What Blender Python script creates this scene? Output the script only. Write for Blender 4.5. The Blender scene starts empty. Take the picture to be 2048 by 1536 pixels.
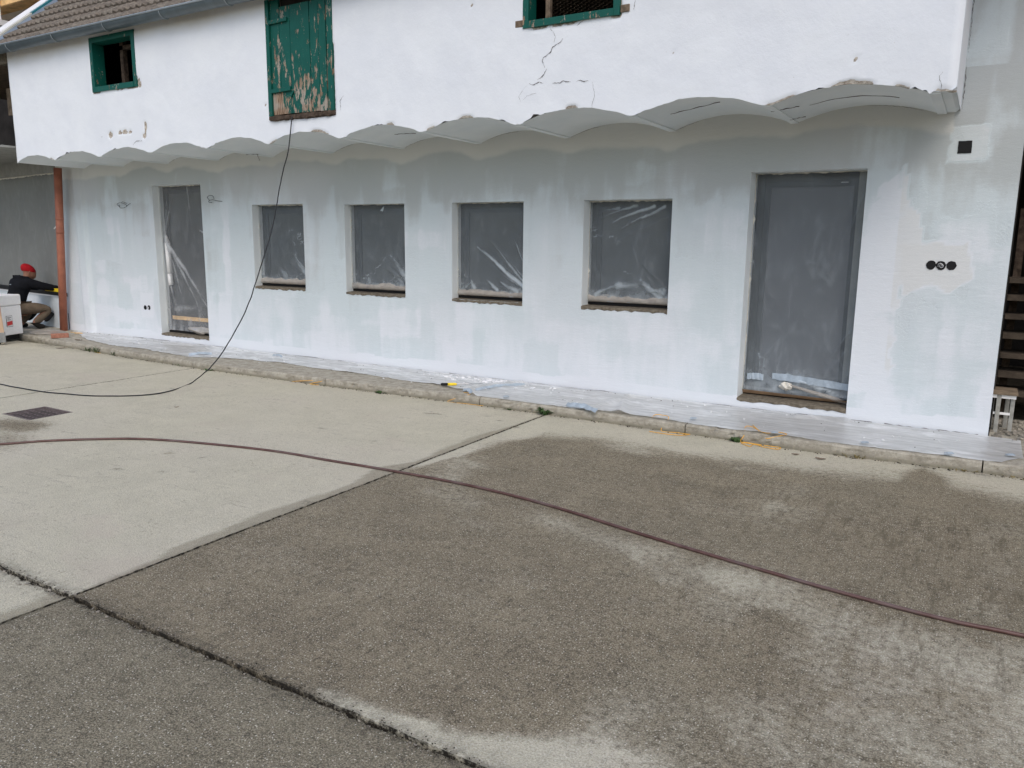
import bpy, bmesh, math, random
import numpy as np
from mathutils import Vector, Matrix
random.seed(7); RNG=np.random.RandomState(11)
S=bpy.context.scene; COL=S.collection
R=math.radians
# ------------------------------------------------------------------ camera
cd=bpy.data.cameras.new('camera'); cam=bpy.data.objects.new('camera',cd); COL.objects.link(cam); S.camera=cam
F_PX,YAW,PITCH,ROLL=1559.965,0.537575,0.181224,0.010782
cd.sensor_width=36.0; cd.lens=F_PX/2048*36.0; cd.clip_start=.05; cd.clip_end=2000
_f=Vector((-math.sin(YAW)*math.cos(PITCH),math.cos(YAW)*math.cos(PITCH),-math.sin(PITCH)))
_r=Vector((math.cos(YAW),math.sin(YAW),0)); _u=_r.cross(_f)
_r2=_r*math.cos(ROLL)+_u*math.sin(ROLL); _u2=-_r*math.sin(ROLL)+_u*math.cos(ROLL)
M=Matrix((_r2,_u2,-_f)).transposed().to_4x4(); M.translation=Vector((0,-7.3,1.63)); cam.matrix_world=M
# ------------------------------------------------------------------ sky and sun (overcast)
SUN_EL,SUN_AZ=R(48),R(148)      # azimuth clockwise from +Y: in front of the facade, to the right
W=bpy.data.worlds.new('World'); S.world=W; W.use_nodes=True
nt=W.node_tree; nt.nodes.clear()
sk=nt.nodes.new('ShaderNodeTexSky'); sk.sky_type='NISHITA'; sk.sun_disc=False; sk.sun_elevation=SUN_EL; sk.sun_rotation=SUN_AZ
sk.air_density=1.0; sk.dust_density=3.0; sk.ozone_density=1.0
hs=nt.nodes.new('ShaderNodeHueSaturation'); hs.inputs['Saturation'].default_value=1.0
bg=nt.nodes.new('ShaderNodeBackground'); bg.inputs['Strength'].default_value=.14
wo=nt.nodes.new('ShaderNodeOutputWorld')
nt.links.new(sk.outputs[0],hs.inputs['Color']); nt.links.new(hs.outputs[0],bg.inputs['Color']); nt.links.new(bg.outputs[0],wo.inputs['Surface'])
sl=bpy.data.lights.new('sun','SUN'); sl.energy=.55; sl.angle=R(35); sl.color=(1,.985,.96)
sun=bpy.data.objects.new('sun',sl); COL.objects.link(sun)
sd=Vector((math.sin(SUN_AZ)*math.cos(SUN_EL),math.cos(SUN_AZ)*math.cos(SUN_EL),math.sin(SUN_EL)))
sun.rotation_euler=sd.to_track_quat('Z','Y').to_euler(); sun.location=(0,-20,20)
S.view_settings.view_transform='Standard'; S.view_settings.look='None'; S.view_settings.exposure=0.32; S.view_settings.gamma=1; S.view_settings.use_curve_mapping=False

# ------------------------------------------------------------------ measured layout (metres; facade plane y=0, yard z=0)
FRINGE=[(-3.446,-5.409),(-3.489,-5.265),(-3.504,-4.994),(-3.562,-4.837),(-3.554,-4.546),(-3.582,-4.334),(-3.558,-3.864),(-3.533,-3.501),(-3.618,-3.18),(-3.621,-3.055),(-3.489,-2.835),(-3.542,-2.446),(-3.543,-1.988),(-3.514,-1.629),(-3.476,-1.282)]
FRINGEC=[(-3.517,-5.728),(-3.5,-5.612),(-3.488,-5.45)]
DRYB=[(-3.441,-3.138),(-3.353,-2.963),(-3.324,-2.497),(-3.199,-2.112),(-3.062,-1.692),(-2.521,-1.668),(-1.702,-1.641),(-0.993,-1.539),(-0.659,-1.511),(-0.379,-1.426),(-0.218,-0.993),(-0.041,-1.471),(0.376,-1.526)]
BLOBS=[(-2.017,-3.405,3.748,1.009,-0.823,-5.605,-0.45),(-1.399,-3.546,3.373,0.111,-1.717,-6.598,-0.4),(-0.938,-3.742,3.151,0.026,-1.011,-4.87,-0.85),(-0.542,-3.873,3.896,-0.316,-0.908,-4.459,-0.45),(-1.696,-5.407,3.788,0.58,-0.147,-15.977,-1.0),(-1.36,-5.396,3.396,0.733,1.3,-12.276,-0.9),(-1.126,-5.399,4.713,0.611,2.817,-12.799,-0.8),(-0.893,-5.227,5.172,0.667,1.669,-9.541,-0.45),(-0.121,-4.118,4.022,-1.055,-1.411,-3.145,-0.6),(0.15,-4.364,4.815,-1.188,-0.526,-2.958,-0.8),(0.045,-3.971,4.007,-1.166,-0.264,-4.846,-0.45),(0.215,-3.865,5.606,-1.514,-1.511,-3.634,-0.4),(-0.273,-3.731,3.136,-0.359,-1.122,-5.771,-0.35),(-3.1,-3.182,2.464,0.197,0.045,-4.098,-0.4),(-3.175,-2.647,4.033,0.814,2.132,-3.282,-0.3),(-0.328,-4.818,4.868,-0.965,0.329,-5.227,-0.35),(-1.071,-2.648,1.801,0.098,0.918,-3.422,-0.12),(0.256,-2.456,4.897,-0.346,-0.215,-1.327,-0.3),(-0.369,-4.395,5.522,-0.602,0.876,-4.291,-0.3),(-0.146,-1.722,6.959,-0.18,-0.264,-1.54,0.5),(0.053,-2.413,37.143,-2.61,-1.316,-1.171,0.35),(-2.676,-1.987,1.51,0.165,0.069,-3.185,0.4),(-2.018,-2.346,1.859,0.307,0.052,-2.409,0.25),(-1.588,-4.004,3.233,-0.079,-1.175,-9.587,0.4),(-0.637,-3.932,6.671,0.16,-0.837,-9.471,0.5),(-0.31,-4.058,34.1,-2.0,-0.402,-2.293,0.45),(-0.68,-4.193,16.839,1.172,0.788,-3.764,0.3),(-1.03,-3.915,3.514,0.214,-1.113,-11.418,0.3),(0.128,-3.736,13.988,-2.207,-0.42,-9.544,0.3),(-0.636,-2.669,3.546,-0.375,0.805,-5.201,0.2),(-0.304,-3.048,4.776,-0.443,-0.294,-4.354,0.15),(-1.898,-4.751,3.609,0.653,0.418,-7.087,0.3),(-1.265,-4.788,4.127,0.028,0.651,-6.094,0.25)]
BLOBSA=[(-7.136,-3.819,2.19,3.732,1.725,-3.583,1.0),(-6.699,-4.158,2.122,4.3,2.692,-0.873,0.6),(-5.233,-3.655,14.239,15.492,2.395,-22.425,0.5),(-4.963,-4.384,3.583,3.332,3.91,-8.767,0.12),(-5.469,-1.386,1.923,1.343,0.464,-2.989,0.12),(-4.62,-3.506,1.741,0.985,1.034,-5.264,0.08),(-3.255,-1.525,8.952,3.636,8.22,-0.043,0.0)]
CRACK1=[(-3.392,3.471),(-3.412,3.45),(-3.398,3.419),(-3.376,3.396),(-3.36,3.363),(-3.368,3.317)]
CRACK2=[(-3.288,3.34),(-3.305,3.316),(-3.339,3.297),(-3.382,3.281),(-3.397,3.245),(-3.418,3.23),(-3.471,3.203),(-3.481,3.177),(-3.455,3.119)]
CRACK3=[(-3.437,3.108),(-3.457,3.071),(-3.478,3.047),(-3.528,3.024)]
CRACK4=[(-3.607,2.999),(-3.567,2.983),(-3.545,2.996),(-3.517,3.003),(-3.466,2.992)]
CRACK5=[(-3.381,2.985),(-3.339,2.981),(-3.304,2.979),(-3.273,2.993),(-3.235,2.983),(-3.197,2.979)]
CRACK6=[(-3.149,2.979),(-3.129,2.983),(-3.105,2.981),(-3.071,2.97),(-3.034,2.974)]
CRACK7=[(-2.994,2.962),(-2.985,2.915),(-2.974,2.874),(-2.97,2.845),(-2.991,2.789),(-2.99,2.751)]
CRACK8=[(-3.625,2.994),(-3.676,2.95),(-3.712,2.898),(-3.696,2.855)]
CRACK9=[(-3.536,2.914),(-3.631,2.898),(-3.674,2.865)]
CRACK10=[(-3.096,3.46),(-3.138,3.437),(-3.151,3.427)]
CRACK11=[(-2.631,3.556),(-2.642,3.525),(-2.647,3.488)]
CRACK12=[(-5.798,3.079),(-5.848,3.027),(-5.84,2.934)]
CRACK13=[(-0.373,2.791),(-0.394,2.768),(-0.375,2.715),(-0.37,2.663)]
CRACK14=[(-0.368,2.786),(-0.359,2.744),(-0.306,2.729),(-0.279,2.691)]
CRACK15=[(-9.347,2.767),(-9.272,2.814),(-9.151,2.808)]
CHIPS=[(-9.812,2.917),(-9.61,2.933),(-9.502,2.937),(-9.396,2.935),(-9.08,2.977),(-9.087,2.917),(-9.11,2.867),(-9.145,3.509),(-9.127,3.483),(-0.939,2.927),(-0.53,3.039),(-0.71,3.075),(-2.288,3.12),(-4.226,3.723),(-4.139,3.559),(-6.945,3.078),(-0.447,2.817),(-0.508,2.828)]
D1=[(-10.474,2.363),(-9.403,0.215)]
W1=[(-8.392,2.068),(-7.454,0.991)]
W2=[(-6.759,2.056),(-5.828,0.979)]
W3=[(-5.155,2.047),(-4.237,0.974)]
W4=[(-3.526,2.041),(-2.604,0.979)]
D2=[(-1.867,2.262),(-0.913,0.194)]
EDGE=[(0.158,2.487),(0.178,0.093)]
CABLE=[(-6.515,-1.03,2.901),(-6.553,-1.062,2.569),(-6.612,-1.107,2.307),(-6.65,-1.174,1.988),(-6.682,-1.255,1.667),(-6.741,-1.363,1.292),(-6.802,-1.467,0.97),(-6.903,-1.569,0.673),(-7.022,-1.652,0.442),(-7.158,-1.72,0.256),(-7.253,-1.75,0.173),(-7.563,-1.72,0.008),(-7.36,-2.123,0.008),(-7.38,-2.403,0.008),(-7.71,-2.689,0.008),(-8.174,-2.84,0.008),(-8.65,-2.893,0.008),(-9.244,-2.901,0.008),(-9.88,-2.91,0.008)]
HOSE=[(-6.798,-4.474),(-6.527,-4.242),(-6.33,-4.0),(-6.029,-3.725),(-5.729,-3.528),(-5.252,-3.369),(-4.612,-3.224),(-4.076,-3.178),(-3.405,-3.126),(-2.774,-3.116),(-2.17,-3.182),(-1.45,-3.34),(-0.869,-3.45),(-0.384,-3.531),(0.03,-3.573),(0.304,-3.558),(0.563,-3.565)]
PATCH=[(-0.637,1.665),(-0.098,1.669),(-0.05,1.363),(-0.23,1.235),(-0.363,1.303),(-0.567,1.179)]
PATCH2=[(-0.352,2.59),(-0.062,2.571),(-0.035,2.282),(-0.141,2.264),(-0.329,2.283)]
PATCH3=[(-0.876,2.001),(-0.674,2.277),(-0.464,1.593),(-0.597,1.009),(-0.667,0.488),(-0.894,0.331),(-0.897,1.334)]
TARPF=[(0.372,-0.597),(0.228,-0.802),(0.027,-0.979),(-0.222,-1.094),(-0.718,-1.143),(-1.23,-1.126),(-1.466,-1.112),(-1.878,-1.103),(-2.543,-1.107),(-2.758,-1.156),(-3.127,-1.008),(-3.651,-0.927),(-4.185,-0.902),(-4.393,-0.725),(-4.886,-0.615),(-6.226,-0.555),(-6.69,-0.568),(-7.457,-0.484),(-8.317,-0.619),(-8.79,-0.789),(-9.989,-0.695),(-10.629,-0.695),(-11.415,-0.554),(-12.507,-0.145),(-12.973,-0.042)]
MISC=[(0.167,-0.059),(0.385,-0.16),(-4.834,-0.686),(-4.703,-0.597),(-4.643,-0.341),(-4.736,-0.331),(-5.054,-0.163),(-4.676,-0.101),(-8.883,-0.908),(-8.735,-0.639),(-3.236,-0.897),(-2.881,-0.996),(-4.204,0.031),(-3.683,-0.775),(-1.637,0.751)]
STR1=[(-2.41,-0.854),(-2.395,-0.772),(-2.334,-0.682),(-2.235,-0.762),(-2.12,-0.895),(-2.012,-0.979),(-1.946,-1.022)]
STR2=[(-2.412,-0.867),(-2.412,-0.744),(-2.353,-0.705),(-2.266,-0.77),(-2.149,-0.875),(-2.016,-0.961),(-1.929,-1.071),(-1.906,-1.217),(-1.965,-1.357),(-2.09,-1.377),(-2.219,-1.367)]
STR3=[(-1.558,-0.659),(-1.465,-0.807),(-1.394,-0.84),(-1.329,-0.781),(-1.246,-0.806),(-1.324,-0.873),(-1.4,-0.884),(-1.51,-0.754),(-1.598,-0.728),(-1.569,-0.875),(-1.491,-1.022),(-1.395,-1.035),(-1.347,-1.042),(-1.328,-1.317),(-1.393,-1.29),(-1.468,-1.232),(-1.47,-1.34),(-1.396,-1.396),(-1.386,-1.32),(-1.288,-1.36),(-1.2,-1.369),(-1.188,-1.225),(-1.254,-1.054),(-1.314,-1.057)]
STR4=[(-6.321,-0.99),(-6.247,-0.94),(-6.056,-0.966),(-5.931,-0.957)]
STR5=[(-10.122,-0.952),(-9.983,-0.968),(-9.97,-0.903)]
STR6=[(-4.424,-1.124),(-4.364,-0.992),(-4.222,-1.365),(-4.072,-1.374),(-3.898,-1.339)]
WEEDS=[(-11.003,-1.096),(-10.847,-1.108),(-10.85,-1.049),(-10.869,-1.002),(-10.335,-0.926),(-8.684,-1.296),(-8.292,-1.026),(-5.414,-0.963),(-3.552,-0.905),(-3.78,-0.896),(-1.605,-0.896),(-0.64,-0.867),(-0.586,-0.866),(0.097,-0.803),(0.161,-0.792),(-11.862,-1.516),(-11.602,-0.944)]
PIPE=[(-12.565,-0.15,2.67)]
PIPEB=[(-13.058,-0.012,0.1)]
GRATE=[(-7.684,-3.628),(-7.669,-3.271),(-7.269,-3.248),(-7.203,-3.679)]
BRICK=[(-12.717,-0.553),(-12.491,-0.388),(-11.934,-0.703),(-12.134,-0.847)]
BOX=[(-12.832,-1.121),(-13.004,-0.678)]
FOOT=[(-14.052,-0.074),(-13.884,-0.244),(-13.593,-0.029)]
SOCK=[(-0.223,2.396),(-0.372,1.474),(-0.3,1.472),(-0.225,1.473),(-10.826,0.582),(-10.729,0.587),(-11.114,2.107),(-9.09,2.139)]
WIRE1=[(-11.294,2.11),(-11.252,2.095),(-11.23,2.072),(-11.17,2.06),(-11.083,2.063),(-11.044,2.084),(-10.966,2.12)]
PIL=[(-12.16,2.607),(-11.897,2.598),(-12.188,0.149),(-12.411,0.134)]
REC=[(-14.582,2.648),(-12.943,2.633),(-14.853,0.664),(-12.872,0.721),(-12.882,0.664),(-14.979,0.703),(-14.317,3.006),(-14.216,3.042),(-14.105,4.223)]

# ------------------------------------------------------------------ helpers
def tag(o,label=None,cat=None,group=None,kind=None):
    if label: o['label']=label
    if cat: o['category']=cat
    if group: o['group']=group
    if kind: o['kind']=kind
    return o
def empty(name,loc=(0,0,0),rz=0):
    o=bpy.data.objects.new(name,None); COL.objects.link(o); o.location=loc; o.rotation_euler=(0,0,rz); o.empty_display_size=.1; return o
class MB:
    def __init__(s): s.v=[]; s.f=[]; s.sm=False
    def poly(s,pts):
        n=len(s.v); s.v+= [tuple(p) for p in pts]; s.f.append(tuple(range(n,n+len(pts)))); return s
    def box(s,x0,y0,z0,x1,y1,z1):
        n=len(s.v); s.v+=[(x0,y0,z0),(x1,y0,z0),(x1,y1,z0),(x0,y1,z0),(x0,y0,z1),(x1,y0,z1),(x1,y1,z1),(x0,y1,z1)]
        s.f+=[tuple(n+i for i in q) for q in ((0,3,2,1),(4,5,6,7),(0,1,5,4),(1,2,6,5),(2,3,7,6),(3,0,4,7))]; return s
    def obox(s,c,ax,ay,az):   # centre + half axes
        c,ax,ay,az=map(Vector,(c,ax,ay,az)); n=len(s.v)
        for sz in(-1,1):
            for a,b in((-1,-1),(1,-1),(1,1),(-1,1)): s.v.append(tuple(c+ax*a+ay*b+az*sz))
        s.f+=[tuple(n+i for i in q) for q in ((0,3,2,1),(4,5,6,7),(0,1,5,4),(1,2,6,5),(2,3,7,6),(3,0,4,7))]; return s
    def tube(s,pts,r,seg=8,caps=True):
        pts=[Vector(p) for p in pts]; n0=len(s.v); up=Vector((0,0,1)); prev=None
        for i,p in enumerate(pts):
            t=(pts[min(i+1,len(pts)-1)]-pts[max(i-1,0)]).normalized()
            a=(prev-t*prev.dot(t)) if prev else t.cross(up if abs(t.z)<.95 else Vector((1,0,0)))
            a.normalize(); b=t.cross(a); prev=a
            rr=r[i] if isinstance(r,(list,tuple)) else r
            for k in range(seg):
                q=2*math.pi*k/seg; s.v.append(tuple(p+(a*math.cos(q)+b*math.sin(q))*rr))
        for i in range(len(pts)-1):
            for k in range(seg):
                a=n0+i*seg+k; b=n0+i*seg+(k+1)%seg; s.f.append((a,b,b+seg,a+seg))
        if caps: s.f.append(tuple(n0+k for k in range(seg))[::-1]); m=n0+(len(pts)-1)*seg; s.f.append(tuple(m+k for k in range(seg)))
        return s
    def build(s,name,mat,parent=None,smooth=False,attrs=None,bevel=0):
        me=bpy.data.meshes.new(name); me.from_pydata(s.v,[],s.f)
        o=bpy.data.objects.new(name,me); COL.objects.link(o)
        if mat: me.materials.append(mat)
        if parent: o.parent=parent
        if smooth: me.polygons.foreach_set('use_smooth',[True]*len(me.polygons))
        if attrs:
            for k,v in attrs.items():
                a=me.attributes.new(k,'FLOAT','POINT'); a.data.foreach_set('value',np.asarray(v,dtype=np.float32))
        if bevel:
            m=o.modifiers.new('bevel','BEVEL'); m.width=bevel; m.segments=2; m.limit_method='ANGLE'
        me.update(); return o
def grid_np(X,Y,Z,keep=None):
    """X,Y,Z arrays (m,n); keep (m-1,n-1) bool -> MB"""
    m,n=X.shape; b=MB(); b.v=np.stack([X.ravel(),Y.ravel(),Z.ravel()],1).tolist()
    i,j=np.meshgrid(np.arange(m-1),np.arange(n-1),indexing='ij')
    if keep is not None: i=i[keep]; j=j[keep]
    a=(i*n+j).ravel(); b.f=np.stack([a,a+n,a+n+1,a+1],1).tolist(); return b
def vnoise(x,y,seed=0):
    xi=np.floor(x).astype(np.int64); yi=np.floor(y).astype(np.int64); fx=x-xi; fy=y-yi
    fx=fx*fx*(3-2*fx); fy=fy*fy*(3-2*fy)
    def h(a,b):
        n=(a*374761393+b*668265263+seed*974711)&0x7fffffff; n=((n^(n>>13))*1274126177)&0x7fffffff; return ((n^(n>>16))&0xffff)/65535.
    return (h(xi,yi)*(1-fx)+h(xi+1,yi)*fx)*(1-fy)+(h(xi,yi+1)*(1-fx)+h(xi+1,yi+1)*fx)*fy
def fbm(x,y,seed=0,oct=4):
    r=0;a=.5
    for k in range(oct): r=r+a*vnoise(x*2**k+k*17.3,y*2**k+k*9.1,seed+k); a*=.5
    return r/(1-.5**oct)
def sstep(a,b,x): t=np.clip((x-a)/(b-a),0,1); return t*t*(3-2*t)
def inpoly(x,y,poly):
    ins=np.zeros(x.shape,bool); n=len(poly)
    for i in range(n):
        x1,y1=poly[i]; x2,y2=poly[(i+1)%n]
        c=((y1>y)!=(y2>y)); xx=(x2-x1)*(y-y1)/((y2-y1) if y2!=y1 else 1e-9)+x1
        ins^=(c&(x<xx))
    return ins
def polydist(x,y,pts,closed=False):
    d=np.full(x.shape,1e9); P=list(pts)+([pts[0]] if closed else [])
    for (x1,y1),(x2,y2) in zip(P[:-1],P[1:]):
        dx,dy=x2-x1,y2-y1; t=np.clip(((x-x1)*dx+(y-y1)*dy)/(dx*dx+dy*dy+1e-12),0,1)
        d=np.minimum(d,np.hypot(x-x1-t*dx,y-y1-t*dy))
    return d
def smooth_path(pts,n=8):
    P=[Vector(p) for p in pts]; P=[P[0]*2-P[1]]+P+[P[-1]*2-P[-2]]; o=[]
    for i in range(1,len(P)-2):
        a,b,c,d=P[i-1:i+3]
        for k in range(n):
            t=k/n; o.append(.5*((2*b)+(c-a)*t+(2*a-5*b+4*c-d)*t*t+(3*b-a-3*c+d)*t**3))
    o.append(P[-2]); return o

# ------------------------------------------------------------------ materials
class NB:
    def __init__(s,name):
        s.m=bpy.data.materials.new(name); s.m.use_nodes=True; s.t=s.m.node_tree; s.n=s.t.nodes; s.l=s.t.links
        s.p=s.n['Principled BSDF']; s.out=s.n['Material Output']; s._c=None
    def co(s):
        if not s._c: s._c=s.n.new('ShaderNodeNewGeometry').outputs['Position']
        return s._c
    def val(s,x,sock):
        if hasattr(x,'default_value') or isinstance(x,bpy.types.NodeSocket): s.l.new(x,sock)
        else:
            if isinstance(x,(tuple,list)) and len(x)==3 and sock.type=='RGBA': x=(*x,1)
            sock.default_value=x
    def map(s,scale=(1,1,1),rot=(0,0,0),loc=(0,0,0),src=None):
        n=s.n.new('ShaderNodeMapping'); s.l.new(src or s.co(),n.inputs[0]); n.inputs['Scale'].default_value=scale; n.inputs['Rotation'].default_value=rot; n.inputs['Location'].default_value=loc; return n.outputs[0]
    def noise(s,scale,detail=4,rough=.6,vec=None,dist=0):
        n=s.n.new('ShaderNodeTexNoise'); s.l.new(vec or s.co(),n.inputs['Vector']); n.inputs['Scale'].default_value=scale; n.inputs['Detail'].default_value=detail; n.inputs['Roughness'].default_value=rough; n.inputs['Distortion'].default_value=dist; return n.outputs['Fac']
    def vor(s,scale,vec=None,out='Distance',rnd=1):
        n=s.n.new('ShaderNodeTexVoronoi'); s.l.new(vec or s.co(),n.inputs['Vector']); n.inputs['Scale'].default_value=scale; n.inputs['Randomness'].default_value=rnd; return n.outputs[out]
    def ramp(s,x,a,b,lo=0.,hi=1.):
        n=s.n.new('ShaderNodeMapRange'); n.interpolation_type='SMOOTHSTEP'; s.l.new(x,n.inputs[0]); n.inputs[1].default_value=a; n.inputs[2].default_value=b; n.inputs[3].default_value=lo; n.inputs[4].default_value=hi; return n.outputs[0]
    def math(s,op,a,b=0.,c=None,clamp=False):
        n=s.n.new('ShaderNodeMath'); n.operation=op; n.use_clamp=clamp; s.val(a,n.inputs[0]); s.val(b,n.inputs[1])
        if c is not None: s.val(c,n.inputs[2])
        return n.outputs[0]
    def mix(s,f,a,b,mode='MIX'):
        n=s.n.new('ShaderNodeMix'); n.data_type='RGBA'; n.blend_type=mode; s.val(f,n.inputs[0]); s.val(a,n.inputs[6]); s.val(b,n.inputs[7]); return n.outputs[2]
    def attr(s,name):
        n=s.n.new('ShaderNodeAttribute'); n.attribute_name=name; return n.outputs['Fac']
    def sep(s,src=None):
        n=s.n.new('ShaderNodeSeparateXYZ'); s.l.new(src or s.co(),n.inputs[0]); return n.outputs
    def bump(s,h,strength=.3,dist=.01):
        n=s.n.new('ShaderNodeBump'); s.l.new(h,n.inputs['Height']); n.inputs['Strength'].default_value=strength; n.inputs['Distance'].default_value=dist; s.l.new(n.outputs[0],s.p.inputs['Normal']); return n.outputs[0]
    def fin(s,col,rough=.8,spec=.3,metal=0.):
        s.val(col,s.p.inputs['Base Color']); s.val(rough,s.p.inputs['Roughness']); s.val(spec,s.p.inputs['Specular IOR Level']); s.val(metal,s.p.inputs['Metallic']); return s.m
def plain(name,col,rough=.7,spec=.3,metal=0.,var=.25,scale=25,bump=.15):
    b=NB(name); n=b.noise(scale,5,.65); c=b.mix(b.ramp(n,.3,.7),tuple(v*(1-var) for v in col),tuple(min(1,v*(1+var)) for v in col))
    if bump: b.bump(b.noise(scale*3,4),bump,.004)
    return b.fin(c,rough,spec,metal)
# ------------------------------------------------------------------ surface materials
def m_yard(slab=True):
    b=NB('yard_concrete'); wet=b.attr('wet'); co=b.co()
    n1=b.noise(3.2,6,.7); n2=b.noise(28,5,.7); nf=b.noise(120,3,.7)
    st=b.noise(1,6,.8,vec=b.map((15,2.6,1),rot=(0,0,R(-4))),dist=.0)           # brushed streaks running up to the house
    st2=b.noise(1,5,.65,vec=b.map((2.5,16,1)))
    dry=b.mix(b.ramp(n1,.3,.7),(.49,.465,.360),(.59,.56,.435))
    dry=b.mix(b.ramp(b.noise(.8,3,.5),.35,.7,0,.5),dry,(.57,.53,.44))
    dry=b.mix(b.math('MULTIPLY',b.ramp(nf,.46,.66),.55),dry,(.33,.31,.255)); dry=b.mix(b.math('MULTIPLY',b.ramp(n2,.5,.7),.4),dry,(.36,.335,.27))
    dk=b.math('MULTIPLY',b.ramp(st2,.54,.66),b.ramp(b.noise(1.6,3),.45,.65))
    dry=b.mix(b.math('MULTIPLY',b.math('MULTIPLY',dk,b.ramp(n2,.42,.56)),.75),dry,(.22,.20,.16))
    spk=b.vor(75); dry=b.mix(b.math('MULTIPLY',b.ramp(spk,.05,.22,1,0),b.ramp(nf,.46,.56,0,.75)),dry,(.18,.165,.14))
    grey=b.attr('grey')
    wa=b.mix(b.ramp(n1,.3,.72),(.130,.106,.070),(.262,.224,.152)); wb=b.mix(b.ramp(n1,.3,.72),(.146,.134,.095),(.222,.206,.150))
    wc=b.mix(grey,wa,wb)
    wc=b.mix(b.ramp(nf,.40,.66,0,.6),wc,(.33,.29,.205))
    wc=b.mix(b.ramp(n2,.52,.72,0,.7),wc,(.050,.045,.038))
    wc=b.mix(b.math('MULTIPLY',b.math('MULTIPLY',b.ramp(st,.50,.66),b.ramp(b.noise(.9,3),.42,.62)),.45),wc,(.055,.047,.038))
    br=b.noise(1,5,.75,vec=b.map((60,5,1),rot=(0,0,R(3)))); br2=b.noise(1,5,.75,vec=b.map((5,55,1),rot=(0,0,R(-2)))); brm=b.math('MAXIMUM',b.ramp(br,.54,.66),b.ramp(br2,.55,.67))
    wc=b.mix(b.math('MULTIPLY',b.math('MULTIPLY',brm,b.ramp(b.noise(1.4,4,.6),.34,.60)),.75),wc,(.055,.043,.029))
    cl=b.math('MULTIPLY',b.ramp(b.noise(6,6,.8),.54,.66),b.ramp(nf,.42,.56)); wc=b.mix(b.math('MULTIPLY',cl,.8),wc,(.040,.032,.022)); wc=b.mix(b.ramp(nf,.54,.66,0,.5),wc,(.30,.26,.18))
    ng=b.noise(135,2,.8); ng2=b.noise(26,3,.8); wc=b.mix(b.ramp(ng,.50,.60,0,.60),wc,(.42,.37,.275)); wc=b.mix(b.ramp(ng,.49,.39,0,.50),wc,(.055,.045,.031)); wc=b.mix(b.math('MULTIPLY',b.ramp(ng2,.52,.62),.4),wc,(.055,.044,.030))
    dry=b.mix(b.ramp(ng,.51,.62,0,.50),dry,(.74,.71,.61)); dry=b.mix(b.ramp(ng,.47,.37,0,.36),dry,(.29,.265,.205)); dry=b.mix(b.math('MULTIPLY',b.ramp(ng2,.56,.66),b.ramp(b.noise(2.1,4),.42,.60)),dry,b.mix(.5,dry,(.24,.215,.165)))
    # pale aggregate grains showing in the worn surface
    v=b.n.new('ShaderNodeTexVoronoi'); b.l.new(co,v.inputs['Vector']); v.inputs['Scale'].default_value=88
    sepc=b.n.new('ShaderNodeSeparateColor'); b.l.new(v.outputs['Color'],sepc.inputs[0])
    g=b.math('MULTIPLY',b.ramp(v.outputs['Distance'],.16,.30,1,0),b.ramp(sepc.outputs[0],.66,.74))
    v2=b.n.new('ShaderNodeTexVoronoi'); b.l.new(co,v2.inputs['Vector']); v2.inputs['Scale'].default_value=150
    sp2=b.n.new('ShaderNodeSeparateColor'); b.l.new(v2.outputs['Color'],sp2.inputs[0])
    g2=b.math('MULTIPLY',b.ramp(v2.outputs['Distance'],.15,.32,1,0),b.ramp(sp2.outputs[0],.52,.6))
    d2=b.math('MULTIPLY',b.ramp(v2.outputs['Distance'],.15,.4,1,0),b.ramp(sp2.outputs[1],.72,.76))
    wc=b.mix(b.math('MULTIPLY',d2,.7),wc,(.03,.026,.022))
    wc=b.mix(b.math('MULTIPLY',g2,.8),wc,(.50,.46,.36))
    wc=b.mix(b.math('MULTIPLY',g,.85),wc,(.72,.69,.60))
    dry=b.mix(b.math('MULTIPLY',g,.5),dry,(.74,.72,.66))
    # wetness edge broken up by the grain of the concrete
    w=b.math('ADD',wet,b.math('MULTIPLY',b.math('SUBTRACT',n2,.5),1.1)); w=b.math('ADD',w,b.math('MULTIPLY',b.math('SUBTRACT',nf,.5),.5))
    w=b.math('ADD',w,b.math('MULTIPLY',b.math('SUBTRACT',n1,.5),.8)); w=b.math('MULTIPLY',b.ramp(w,.05,.88),b.ramp(wet,.01,.12))
    dry=b.mix(b.math('MULTIPLY',b.ramp(b.noise(14,6,.85),.58,.68),.5),dry,(.30,.275,.23)); dry=b.mix(b.math('MULTIPLY',b.ramp(b.noise(1.3,4,.6),.55,.75),.4),dry,(.49,.425,.365)); dry=b.mix(b.math('MULTIPLY',b.ramp(nf,.36,.28,0,1),.4),dry,(.62,.60,.55))
    dry=b.mix(b.attr('damp'),dry,b.mix(.85,dry,(.62,.60,.57),'MULTIPLY'))
    c=b.mix(w,dry,wc)
    c=b.mix(b.math('MULTIPLY',b.math('MULTIPLY',b.ramp(st,.50,.62),b.attr('streak')),.55),c,(.085,.068,.042))
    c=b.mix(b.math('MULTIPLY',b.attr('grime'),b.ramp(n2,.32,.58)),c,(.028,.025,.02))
    h=b.math('ADD',b.math('MULTIPLY',n2,.8),b.math('MULTIPLY',v2.outputs['Distance'],.8)); h=b.math('ADD',h,b.math('MULTIPLY',nf,.6))
    b.bump(b.math('ADD',h,b.math('MULTIPLY',ng,1.2)),.6,.006)
    return b.fin(c,b.ramp(w,0,1,.92,.80),.25)
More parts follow.
